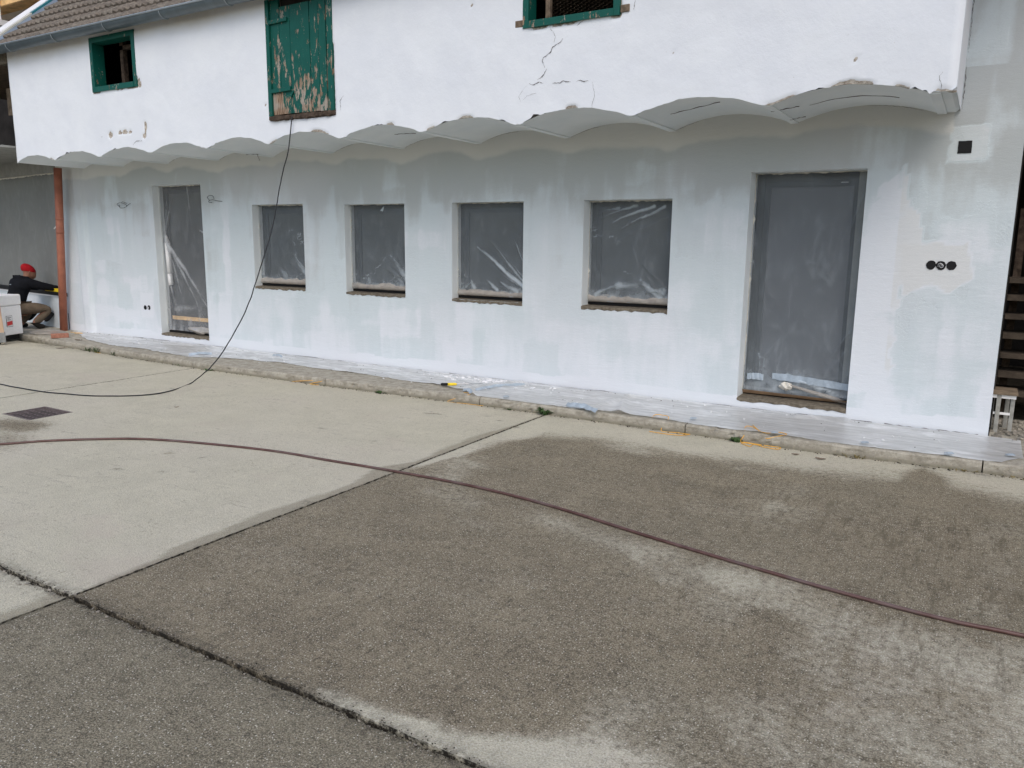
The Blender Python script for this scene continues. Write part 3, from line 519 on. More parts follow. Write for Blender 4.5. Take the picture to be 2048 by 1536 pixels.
# window and door leaves
def window(k,fw=.06,door=False):
    a,b_,c,d,e=OPEN[k]; c=c+.045; y0,y1=e,e+.05
    b=MB(); b.box(a+.002,y0,c,a+fw,y1,d-.002); b.box(b_-fw,y0,c,b_-.002,y1,d-.002); b.box(a+fw,y0,d-fw-.002,b_-fw,y1,d-.002); b.box(a+fw,y0,c,b_-fw,y1,c+fw)
    fr=part(b,'door' if door else 'window',M['frame'],bevel=.004)
    b=MB(); b.box(a+fw,y0+.02,c+fw,b_-fw,y0+.03,d-fw); p=b.build('panel' if k=='D2' else 'pane',M['panel'] if k=='D2' else M['glass'],fr)
    # casement frame inside
    f2=fw+.05; b=MB(); b.box(a+fw,y0+.006,c+fw,a+f2,y0+.019,d-fw); b.box(b_-f2,y0+.006,c+fw,b_-fw,y0+.019,d-fw); b.box(a+f2,y0+.006,d-f2,b_-f2,y0+.019,d-fw); b.box(a+f2,y0+.006,c+fw,b_-f2,y0+.019,c+f2); b.build('sash_frame',M['frame'],fr)
    return fr
for k in ('W1','W2','W3','W4'): window(k)
dd=window('D2',.075,True); window('D1',.05,True)
b=MB(); b.box(-1.15,.236,2.165,-1.09,.243,2.172); b.build('maker_plate',M['sign'],dd)
# recessed boxes for switches and sockets
def sockbox(kind,x,z,r,wires=0):
    b=MB(); y=-.0045
    ring=[]
    n=22 if kind=='round' else 16
    rn=random.Random(int(x*100))
    for i in range(n):
        q=2*math.pi*i/n; 
        if kind=='round': rr=r*(1+rn.uniform(-.05,.07)); p=(x+rr*math.cos(q),z+rr*math.sin(q))
        else:
            cc,ss=math.cos(q),math.sin(q); m=max(abs(cc),abs(ss)); rr=r*(.97 if rn.random()<.5 else 1.0)/m; 
            p=(x+cc*rr,z+ss*rr)
        ring.append(p)
    k0=len(b.v); b.v+=[(p[0],y,p[1]) for p in ring]+[(x+(p[0]-x)*.93,y-.003,z+(p[1]-z)*.93) for p in ring]+[(x+(p[0]-x)*.90,y-.0015,z+(p[1]-z)*.90) for p in ring]
    for i in range(n):
        j=(i+1)%n
        for s_ in (0,n): b.f.append((s_+i,s_+j,s_+j+n,s_+i+n))
    b.f.append(tuple(2*n+i for i in range(n)))
    o=b.build('socket_box' if kind=='round' else 'junction_box',M['black'])
    if wires:
        w=MB(); 
        for t in range(3): w.tube(smooth_path([(x-.02+.01*t,-.008,z-.012),(x-.018+.012*t,-.022,z+.012),(x+.004*t,-.026,z+.018-.006*t),(x+.018,-.02,z-.004*t),(x+.004,-.016,z-.018),(x-.01,-.012,z-.008)],4),.0022,5)
        w.build('wire',M['sign'],o,True)
    return o
labs=['round black socket box, left one of three in a row right of the wide door','round socket box with curled wires, middle one of the row of three','round black socket box, right one of three in a row near the wall end','square black junction box hole high on the wall below the overhang corner','small round black socket box low beside the narrow left doorway, left of the pair','small round black socket box low beside the narrow left doorway, right of the pair']
for i,(s_,l) in enumerate(zip(SOC,labs)):
    o=sockbox(*s_,wires=(i in (1,5))); tag(o,l,'junction box' if i==3 else 'socket box',None if i==3 else 'empty electrical boxes in the primed wall')
# vault soffit over the walkway
prof=[];
for i in range(11):
    a,b_=SP[i]+.035,SP[i+1]-.035
    prof.append((a-.0701 if i else SP[0],ZS)) if i==0 else None
    for t in range(13): x=a+(b_-a)*t/12; prof.append((x,float(arcz(np.array([x]))[0]) if 0<t<12 else ZS))
prof+=[(XO1-.03,ZS+.0),(XO1,ZS+.025)]
PX=np.array([p[0] for p in prof]); PZ=np.array([p[1] for p in prof]); yy=np.linspace(YO+.004,.02,16)
X,Y=np.meshgrid(PX,yy,indexing='ij'); Z=np.repeat(PZ[:,None],len(yy),1)+(fbm(X*6,Y*2,15)-.5)*.006
part(grid_np(X,Y,Z),'vaulted_soffit',M['soffit'],False)
for i in range(1,12):  # steel beam flange between the vaults, its edge showing as a line
    b=MB(); x=SP[i]; w=.034; b.box(x-w,YO+.02,ZS-.010,x+w,.0,ZS+.012)
    part(b,'beam_flange',M['soffit'])
# upper wall
xs=np.arange(XO0,XO1+.001,.0235); xs=list(xs)+[XO1]; 
UH=[(-10.10,-9.17,3.457,4.115),(-6.885,-5.93,2.90,4.13),(-3.68,-2.765,3.462,4.10)]
zs=list(np.arange(2.86,4.235,.0235))
for a,b_,c,d in UH: xs=[v for v in xs if min(abs(v-a),abs(v-b_))>.01]+[a,b_]; zs=[v for v in zs if min(abs(v-c),abs(v-d))>.01]+[c,d]
xs=np.array(sorted(set(xs))); zs=np.array(sorted(zs)); nlow=7
bot=arcz(xs); rag=(fbm(xs*9,xs*0,70,4)-.5)*.018+np.clip(fbm(xs*5,xs*0,71)-.55,0,1)*(fbm(xs*30,xs*0,72)-.3)*.20; bot=bot+rag-.004
Zg=np.zeros((len(xs),nlow+len(zs)))
for k in range(nlow): Zg[:,k]=bot+(zs[0]-bot)*k/nlow
Zg[:,nlow:]=zs[None,:]; Xg=np.repeat(xs[:,None],Zg.shape[1],1)
mx=.5*(Xg[:-1,:-1]+Xg[1:,1:]); mz=.5*(Zg[:-1,:-1]+Zg[1:,1:]); keep=np.ones(mx.shape,bool)
for a,b_,c,d in UH: keep&=~((mx>a)&(mx<b_)&(mz>c)&(mz<d))
chip=np.zeros_like(Xg)
CH=[(.05,.035),(.04,.024),(.055,.022),(.03,.018),(.022,.055),(.018,.05),(.03,.03),(.03,.035),(.025,.03),(.014,.020),(.010,.008),(.011,.007),(.010,.010),(.010,.012),(.008,.012),(.01,.016),(.008,.008),(.008,.008)]
nx=(fbm(Xg*22,Zg*22,80)-.5)*.9
for (x,z),(rx,rz) in zip(CHIPS,CH):
    q=((Xg-x)/rx)**2+((Zg-z)/rz)**2; chip=np.maximum(chip,sstep(1.5,.6,q+nx))
for x,w in ((-11.2,.05),(-6.15,.14),(-6.85,.06),(-5.2,.05),(-4.7,.06),(-.95,.16),(-.62,.06),(-1.45,.12),(-.33,.08),(-4.3,.1),(-3.2,.06)):
    dz=Zg-np.interp(Xg,xs,bot); chip=np.maximum(chip,sstep(1.2,.4,((Xg-x)/w)**2+(dz/.026)**2+nx*1.6))
for (a,b_,c,d) in UH:   # broken plaster round the frames
    dd_=np.maximum(np.maximum(a-Xg,Xg-b_),np.maximum(c-Zg,Zg-d)); chip=np.maximum(chip,sstep(.022,.004,dd_+np.abs(nx)*.05)*sstep(.5,.62,fbm(Xg*4,Zg*4,81)))
Yg=YO+(fbm(Xg*1.0,Zg*1.3,6)-.5)*.022+(fbm(Xg*5,Zg*5,7)-.5)*.006+.014*chip
corner=sstep(-.42,-.28,Xg)*0; Yg=Yg+np.clip((Xg-(XO1-.05))/.05,0,1)**2*.035+np.clip((XO0+.05-Xg)/.05,0,1)**2*.035
dirt=np.clip(sstep(3.92,4.15,Zg+(fbm(Xg*3,Zg*3,82)-.5)*.12)*.75*(1-.5*sstep(-8,-6,Xg)),0,1)
dirt=np.maximum(dirt,.35*sstep(XO0+.10,XO0,Xg+(fbm(Xg*3,Zg*6,83)-.5)*.1))
part(grid_np(Xg,Yg,Zg,keep),'upper_wall',M['upper'],True,dict(chip=chip.ravel(),dirt=dirt.ravel()))
for x,s_ in ((XO0,-1),(XO1,1)):
    b=MB(); z=np.linspace(ZS+.01,4.235,12); V=[]
    for t,y in enumerate(np.linspace(YO+.035,.0 if s_>0 else .06,14)): V.append([(x+.006*(fbm(np.array([y*3]),np.array([q*2.]),5)[0]-.5)*s_,y,q+.0) for q in z])
    V=np.array(V); part(grid_np(V[:,:,0],V[:,:,1],V[:,:,2]),'side_wall',M['upper'],True,dict(chip=np.zeros(V.shape[0]*V.shape[1]),dirt=np.zeros(V.shape[0]*V.shape[1])))
# cracks: thin broken gaps in the plaster
def crack(pts,w,y=YO-.004,name='crack'):
    b=MB(); rn=random.Random(len(pts)*7+int(pts[0][0]*31)); P=[]
    for (x1,z1),(x2,z2) in zip(pts[:-1],pts[1:]):
        n=max(2,int(math.hypot(x2-x1,z2-z1)/.012))
        for k in range(n): P.append((x1+(x2-x1)*k/n+rn.uniform(-.003,.003),z1+(z2-z1)*k/n+rn.uniform(-.003,.003)))
    P.append(pts[-1]); L=[];Rr=[]
    for i,p in enumerate(P):
        q=P[min(i+1,len(P)-1)]; o_=P[max(i-1,0)]; dx,dz=q[0]-o_[0],q[1]-o_[1]; l=math.hypot(dx,dz) or 1; t=i/len(P); ww=w*.75*rn.uniform(.25,1.2)*(.3+.7*math.sin(math.pi*min(.98,max(.02,t))))/2
        yv=y+(float(fbm(np.array([p[0]]),np.array([p[1]*1.3]),6)[0])-.5)*.022+(float(fbm(np.array([p[0]*5]),np.array([p[1]*5]),7)[0])-.5)*.006 if y<-.5 else y
        L.append((p[0]-dz/l*ww,yv,p[1]+dx/l*ww)); Rr.append((p[0]+dz/l*ww,yv,p[1]-dx/l*ww))
    n=len(L); b.v=L+Rr; b.f=[(i,i+1,n+i+1,n+i) for i in range(n-1)]
    part(b,name,M['crack'])
for c_,w in ((CRACK1,.004),(CRACK2,.009),(CRACK3,.009),(CRACK4,.010),(CRACK5,.010),(CRACK6,.008),(CRACK7,.004),(CRACK8,.003),(CRACK9,.003),(CRACK10,.008),(CRACK11,.008),(CRACK12,.006),(CRACK13,.004),(CRACK15,.009)): crack(c_,w)
crack([(-10.0,2.9),(-9.98,2.905)],.006)
for x0,x1 in ((-11.2,-9.0),(-8.2,-5.6),(-5.2,-3.0),(-2.2,-.7),(-.6,.1)):   # open joint between wall and pavement
    n=18; b=MB(); rn=random.Random(int(x0*9)); t=[(x0+(x1-x0)*i/n) for i in range(n+1)]
    b.v=[(x,-.012-rn.uniform(0,.012),.1055) for x in t]+[(x,.002,.112+rn.uniform(-.004,.006)) for x in t]; b.f=[(i,i+1,n+2+i,n+1+i) for i in range(n)]; part(b,'wall_foot_gap',M['crack'])
# line where soffit meets wall
for i in range(11):
    a,b_=SP[i]+.05,SP[i+1]-.03; 
    if i in (2,3,5,6,7,8,9,10):
        t0,t1={2:(0,.2),3:(0,.15),5:(0,.3),6:(0,.3),7:(.1,.5),8:(.0,.35),9:(.0,.2),10:(.5,.9)}[i]
        crack([(a+(b_-a)*(t0+(t1-t0)*k/8),float(arcz(np.array([a+(b_-a)*(t0+(t1-t0)*k/8)]))[0])-.006) for k in range(9)],.004,y=-.012)
crack([(-.272,2.68),(-.270,2.85),(-.272,3.0)],.008,y=-.006); crack([(-.27,3.1),(-.271,3.4),(-.27,3.9)],.008,y=-.006)
# rusty bars showing in two vaults
def rod(p,q,r=.005,sag=0): 
    b=MB(); b.tube([(p[0]+(q[0]-p[0])*t/10,p[1]+(q[1]-p[1])*t/10+.012*math.sin(t*1.9),(p[2]+(q[2]-p[2])*t/10) if abs(q[2]-p[2])>.03 or p[2]<2.67 else sz(p[0]+(q[0]-p[0])*t/10)-.002) for t in range(11)],[r*(.35+.35*math.sin(t*2.3)**2) for t in range(11)],5); part(b,'exposed_bar',M['rust'])
def sz(x): return float(arcz(np.array([x]))[0])
rod((-1.32,-.51,sz(-1.32)-.004),(-.68,-.46,sz(-.68)-.004),.005,-.035); rod((-2.44,-.60,sz(-2.44)-.003),(-1.98,-.72,sz(-1.98)-.004),.005,-.012)
rod((-10.6,-.72,sz(-10.6)),(-10.25,-.75,sz(-10.25)-.003),.005); rod((-11.55,-.86,sz(-11.55)),(-11.35,-.87,sz(-11.35)-.003),.005)
rod((-10.45,-.25,ZS+.05),(-10.15,-.2,ZS+.015),.006); rod((-8.05,-.35,ZS-.008),(-7.85,-.33,ZS-.012),.006); rod((-7.9,-.30,ZS-.01),(-7.88,-.28,ZS-.08),.004)
rod((-5.55,-.5,ZS+.05),(-5.38,-.35,ZS+.075),.006); rod((-1.56,-.75,ZS-.012),(-1.36,-.70,ZS+.02),.005); rod((-1.52,-.25,ZS-.012),(-1.40,-.22,ZS+.01),.005)

# loft openings
def framebox(a,b_,c,d,w,dep,y,parent_name,mat,peelv):
    root=MB(); 
    root.box(a,y,c,a+w,y+dep,d); root.box(b_-w,y,c,b_,y+dep,d); root.box(a+w,y,d-w,b_-w,y+dep,d); root.box(a+w,y-.006,c,b_-w,y+dep,c+w)
    v=np.array(root.v); pl=peelv(v)
    return part(root,parent_name,mat,False,dict(peel=pl))
pv=lambda v: .05+.35*(v[:,2]<3.55)
w1=framebox(-10.10,-9.17,3.457,4.115,.062,.16,YO-.012,'loft_window',M['green'],pv)
b=MB(); b.box(-9.78,YO+.20,3.46,-9.72,YO+.26,4.1); b.box(-9.78,YO+.20,3.98,-9.2,YO+.25,4.03); b.build('inner_frame',M['wood_dark'],w1).matrix_world
w2=framebox(-3.68,-2.765,3.462,4.10,.056,.14,YO-.012,'loft_window',M['green'],pv)
b=MB(); b.box(-3.52,YO+.11,3.50,-3.475,YO+.15,4.1); b.build('inner_frame',M['wood_old'],w2)
mb=MB(); s_=.034   # hexagonal chicken wire
for i in range(22):
    for j in range(22):
        x=-3.47+i*s_; z=3.53+j*s_*.9+(i%2)*s_*.45
        if x>-2.85 or z>4.05: continue
        P=[(x,YO+.155,z),(x+s_*.35,YO+.155,z+s_*.22),(x+s_,YO+.155,z+s_*.22)]; 
        for p,q in ((P[0],P[1]),(P[1],P[2]),(P[0],(x+s_*.35,YO+.155,z-s_*.25))): mb.tube([p,q],.0013,3,False)
o=mb.build('chicken_wire',M['wood_old'],w2); tag(o,kind='stuff')
for (x0,x1) in ((-3.76,-3.685),(-2.76,-2.682)):
    b=MB(); b.box(x0,YO-.006,3.478,x1,YO+.1,3.535); part(b,'sill_timber_end',M['wood_old'],bevel=.004)
b=MB(); b.box(-9.17,YO+.012,3.46,-9.11,YO+.05,3.53); part(b,'exposed_brick',M['brick'],bevel=.01)
for o_ in (w1,w2):
    for ch in o_.children: ch.matrix_parent_inverse=Matrix()
# hatch: green boarded loft door
for (xa,xb,pl) in ((-6.885,-6.835,.40),(-6.0,-5.93,.72)):
    hf=MB(); hf.box(xa,YO-.010,2.945,xb,YO+.12,4.13); part(hf,'hatch_jamb',M['green'],False,dict(peel=[pl]*8))
bx=[-6.832,-6.70,-6.545,-6.40,-6.26,-6.14,-6.035]
rn=random.Random(5)
for k in range(6):
    x0,x1=bx[k]+.0025,bx[k+1]-.0025; y=YO+.012+rn.uniform(-.003,.003); zt=4.12 if k in (0,) else (4.045 if k in(1,2,3,4) else 4.12)
    xs_=np.linspace(x0,x1,5); zs_=np.linspace(2.955+rn.uniform(-.004,.004),zt,44); X,Z=np.meshgrid(xs_,zs_,indexing='ij')
    pe=sstep(3.60,2.95,Z)*.31+.12; pe=pe+.5*np.exp(-(((X+6.76)/.05)**2+((Z-3.08)/.1)**2))+ .6*np.exp(-(((X+6.74)/.03)**2+((Z-3.5)/.13)**2))
    if k==0: pe=pe+.75*sstep(3.17,3.14,Z)
    if k in (3,4): pe=pe+.12*np.exp(-((Z-3.2)/.2)**2)
    b=grid_np(X,X*0+y,Z,None); m,n=X.shape
    # give the board thickness
    base=len(b.v); ring=[(i,0) for i in range(m)]+[(m-1,j) for j in range(1,n)]+[(i,n-1) for i in range(m-2,-1,-1)]+[(0,j) for j in range(n-2,0,-1)]
    for (p,q) in ring: w_=b.v[p*n+q]; b.v.append((w_[0],w_[1]+.024,w_[2]))
    for t in range(len(ring)): p,q=ring[t]; p2,q2=ring[(t+1)%len(ring)]; b.f.append((p*n+q,base+t,base+(t+1)%len(ring),p2*n+q2))
    pe=np.concatenate([pe.ravel(),[.6]*len(ring)])
    part(b,'hatch_board',M['peel'],False,dict(peel=pe))
b=MB(); b.box(-6.70,YO+.05,4.05,-6.03,YO+.07,4.13); part(b,'hatch_gap_shade',M['interior'])  # dark sheet standing for the unlit opening above the boards
for z,x1 in ((3.205,-6.55),(3.905,-6.57)):
    b=MB(); b.obox(((-6.84+x1)/2,YO+.001,z),((x1+6.84)/2,0,.004),(0,.012,0),(0,0,.020)); part(b,'hinge_batten',M['green'],False,dict(peel=[.35]*8),bevel=.003)
b=MB(); b.obox((-6.53,YO+.003,3.155),(.022,0,.03),(0,.008,0),(-.006,0,.006)); part(b,'hinge_brace',M['green'],False,dict(peel=[.3]*8))
b=MB()
rn=random.Random(8); n=30; top=[];bo=[]
for i in range(n+1):
    x=-6.875+.965*i/n; b.v+=[(x,YO-.018,2.945+rn.uniform(-.006,.004)),(x,YO-.022,2.897+rn.uniform(-.012,.010)),(x,YO+.1,2.95),(x,YO+.02,2.885)]
for i in range(n): a=i*4; b.f+=[(a,a+4,a+5,a+1),(a,a+2,a+6,a+4),(a+1,a+5,a+7,a+3)]
b.f+=[(0,1,3,2),(4*n,4*n+2,4*n+3,4*n+1)]
part(b,'hatch_sill_beam',M['wood_dark'])

# eaves, gutter and roof
T40=math.tan(R(40)); RY0,RZ0=-1.10,4.205; RYR=2.6; rz=lambda y: RZ0+T40*(y-RY0)
b=MB(); b.v=[(-12.3,RY0+.02,RZ0-.03),(XR+.2,RY0+.02,RZ0-.03),(XR+.2,RYR,rz(RYR)-.03),(-12.3,RYR,rz(RYR)-.03),(-12.3,6.3,rz(RYR)-.03-T40*(6.3-RYR)),(XR+.2,6.3,rz(RYR)-.03-T40*(6.3-RYR))]; b.f=[(0,1,2,3),(3,2,5,4)]
b.v+=[(x,y,z-.03) for x,y,z in b.v[:6]]; b.f+=[(6,9,8,7),(9,10,11,8),(0,6,7,1),(0,3,9,6),(3,4,10,9),(1,7,8,2),(2,8,11,5)]
roof=part(b,'roof',M['wood_old'])
b=MB(); b.box(-12.3,RY0+.02,RZ0-.075,XR+.2,YO+.03,RZ0-.05); 
# interlocking tiles
TW,TE=.235,.27/1.0; cs,sn=math.cos(R(40)),math.sin(R(40))
def tile_mesh():
    b=MB(); n=13; 
    pr=[(i/(n-1)*TW, .026*max(0,math.sin(2*math.pi*2*(i/(n-1))+.4))**.8 if True else 0) for i in range(n)]
    for (s_,lift,th) in ((-.010,.044,0),(0,.050,0),(TE+.06,.0,0)):
        for (x,h) in pr: b.v.append((x,s_,lift+h))
    for (x,h) in pr: b.v.append((x,-.006,.012+h*.9))
    for r_ in range(2):
        for i in range(n-1): a=r_*n+i; b.f.append((a,a+1,a+n+1,a+n))
    for i in range(n-1): b.f.append((i,3*n+i,3*n+i+1,i+1))
    b.f.append((0,n,3*n)); b.f.append((n-1,4*n-1,2*n-1))
    return b
tb=tile_mesh(); rotx=Matrix.Rotation(R(40),4,'X')
tme=bpy.data.meshes.new('tile'); tme.from_pydata(tb.v,[],tb.f); tme.materials.append(M['tile']); tme.polygons.foreach_set('use_smooth',[True]*len(tme.polygons))
rn=random.Random(3); rest=MB(); nrows=17; count=0
for r_ in range(nrows):
    for c_ in range(53):
        x=-12.27+c_*TW+(TW*.0 if r_%2 else 0); s_=r_*TE+.015; y=RY0+s_*cs; z=RZ0+s_*sn-.022
        if x>XR: continue
        jz=rn.uniform(-.004,.004); jr=rn.uniform(-.006,.006)
        if r_<10 and c_<27:
            o=bpy.data.objects.new('tile',tme); COL.objects.link(o); o.parent=house; o.matrix_parent_inverse=Matrix.Translation(-house.location)
            o.matrix_basis=Matrix.Translation((x,y,z+jz))@rotx@Matrix.Rotation(jr,4,'Z'); count+=1
        else:
            k=len(rest.v); Mx=Matrix.Translation((x,y,z+jz))@rotx
            rest.v+=[tuple(Mx@Vector(v)) for v in tb.v]; rest.f+=[tuple(k+i for i in f) for f in tb.f]
o=part(rest,'roof_tiles',M['tile'],True); tag(o,kind='stuff')
# gutter: half round trough with rolled rim, and straps
def gut(x0,x1,yc,zc,r,n=14):
    b=MB(); A=[math.pi+math.pi*k/n for k in range(n+1)]
    for x in (x0,x1):
        for rr in (r,r-.004):
            for a in A: b.v.append((x,yc+rr*math.cos(a),zc+rr*math.sin(a)))
    m=n+1
    for k in range(n): b.f+=[(k,k+1,2*m+k+1,2*m+k),(m+k,3*m+k,3*m+k+1,m+k+1),(k,m+k,m+k+1,k+1),(2*m+k,2*m+k+1,3*m+k+1,3*m+k)]
    return b
GY,GZ,GRr=-1.135,4.185,.078
part(gut(-13.4,XR+.3,GY,GZ,GRr),'gutter',M['zinc'],True)
b=MB(); b.tube([(-13.4,GY-GRr-.002,GZ+.004),(XR+.3,GY-GRr-.002,GZ+.004)],.0115,8); part(b,'gutter_rim',M['rim'],True)
for k in range(12):
    x=-11.66+1.1*k-.02
    if x>0: break
    b=MB(); P=[(x+.0*a,GY+(GRr+.004)*math.cos(a),GZ+(GRr+.004)*math.sin(a)) for a in [math.pi+math.pi*t/10 for t in range(11)]]
    b.tube([(x,GY-GRr,GZ+.014)]+P,.0065,6); part(b,'gutter_strap',M['zincl'],True)
b=MB(); b.tube([(-9.9,GY+.03,GZ-.085),(-9.6,GY+.02,GZ-.082)],.012,6); b=None
# verge flashing and coping on the left
def slab_on_roof(x0,x1,y0,y1,h0,h1): 
    b=MB(); 
    for h in (h0,h1):
        b.v+=[(x0,y0,rz(y0)+h),(x1,y0,rz(y0)+h),(x1,y1,rz(y1)+h),(x0,y1,rz(y1)+h)]
    b.f=[(0,3,2,1),(4,5,6,7),(0,1,5,4),(1,2,6,5),(2,3,7,6),(3,0,4,7)]; return b
part(slab_on_roof(-12.66,-12.24,RY0+.0,RYR,-.05,.004),'verge_flashing',M['flash'])
part(slab_on_roof(-12.72,-12.66,RY0-.05,-.27,-.06,.03),'coping_edge',M['cream'])
part(slab_on_roof(-12.72,-12.66,-.268,RYR,-.06,.035),'coping_edge',M['teal'])
part(slab_on_roof(-13.02,-12.722,RY0-.05,RYR,-.20,.045),'coping',M['white'])
# ------------------------------------------------------------------ left wing wall (slightly turned away) and its parts
WA=math.tan(R(8)); wy=lambda x: (-12.9-x)*WA
def wbox(x0,x1,z0,z1,d0,d1):   # box following the turned wall, d = depth from its face
    b=MB(); 
    for z in (z0,z1): b.v+=[(x0,wy(x0)+d0,z),(x1,wy(x1)+d0,z),(x1,wy(x1)+d1,z),(x0,wy(x0)+d1,z)]
    b.f=[(0,3,2,1),(4,5,6,7),(0,1,5,4),(1,2,6,5),(2,3,7,6),(3,0,4,7)]; return b
def wgrid(x0,x1,z0,z1,d,seed):
    X,Z=np.meshgrid(np.arange(x0,x1+.001,.04),np.arange(z0,z1+.001,.03),indexing='ij'); return X,(-12.9-X)*WA+d,Z
X,Y,Z=wgrid(-16.6,-12.9,.085,.64,0,1); part(grid_np(X,Y,Z),'wing_wall_base',M['lower'],True,dict(coat=(coatmap(X,Z,4,120,-16.6,-12.9,0,1)).ravel(),filler=np.zeros(X.size)))
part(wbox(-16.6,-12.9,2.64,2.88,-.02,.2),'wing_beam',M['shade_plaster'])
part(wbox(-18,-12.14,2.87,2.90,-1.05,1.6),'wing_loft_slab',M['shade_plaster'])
part(wbox(-16.6,-12.88,.655,.712,-.04,.2),'wing_window_sill',M['black'],bevel=.004)
wf=MB()
for xa in (-13.0,-13.95,-16.0): wf.box(xa,wy(xa)+.13,.712,xa+.09,wy(xa)+.17,2.64)
wg=part(wf,'wing_window',M['frame']); b=wbox(-16.6,-12.9,.712,2.64,.175,.2); o=b.build('pane',M['glass'],wg)
# open loft above the wing
b=MB(); b.box(-26,1.6,2.9,-12.0,1.7,5.2); part(b,'wing_loft_wall',M['interior'])
b=wbox(-26,-12.14,2.905,2.93,-1.0,1.7); part(b,'wing_loft_floor',M['interior'])
b=wbox(-16.6,-12.13,4.22,4.5,-.6,1.7); part(b,'wing_loft_ceiling',M['wood_old'])
b=MB(); b.box(-14.35,.12,3.62,-14.2,.20,4.05); part(b,'wing_loft_brace',M['barnwood'])
b=MB(); b.box(-12.35,-1.0,4.02,-12.13,.1,4.3); part(b,'corner_plaster',M['mortar'],bevel=.02)

# downpipe
P0=Vector((-12.53,-.17,2.675)); P1=Vector((-12.90,-.10,.104))
b=MB(); b.tube([P0,P1],.058,20); dp=b.build('downpipe',M['terracotta'],None,True); tag(dp,'red-brown drainpipe running from the vault down to the pavement','downpipe')
for t in (.30,.38):
    c=P0.lerp(P1,t); d=(P1-P0).normalized(); b=MB(); b.tube([c-d*.022,c+d*.022],.0605,20); b.build('pipe_joint',M['terracotta'],dp,True)
b=MB(); c=P0.lerp(P1,.3); b.tube([c+Vector((-.05,-.02,-.1)),c+Vector((-.11,-.04,-.16))],.008,5); b.build('pipe_hook',M['white'],dp)
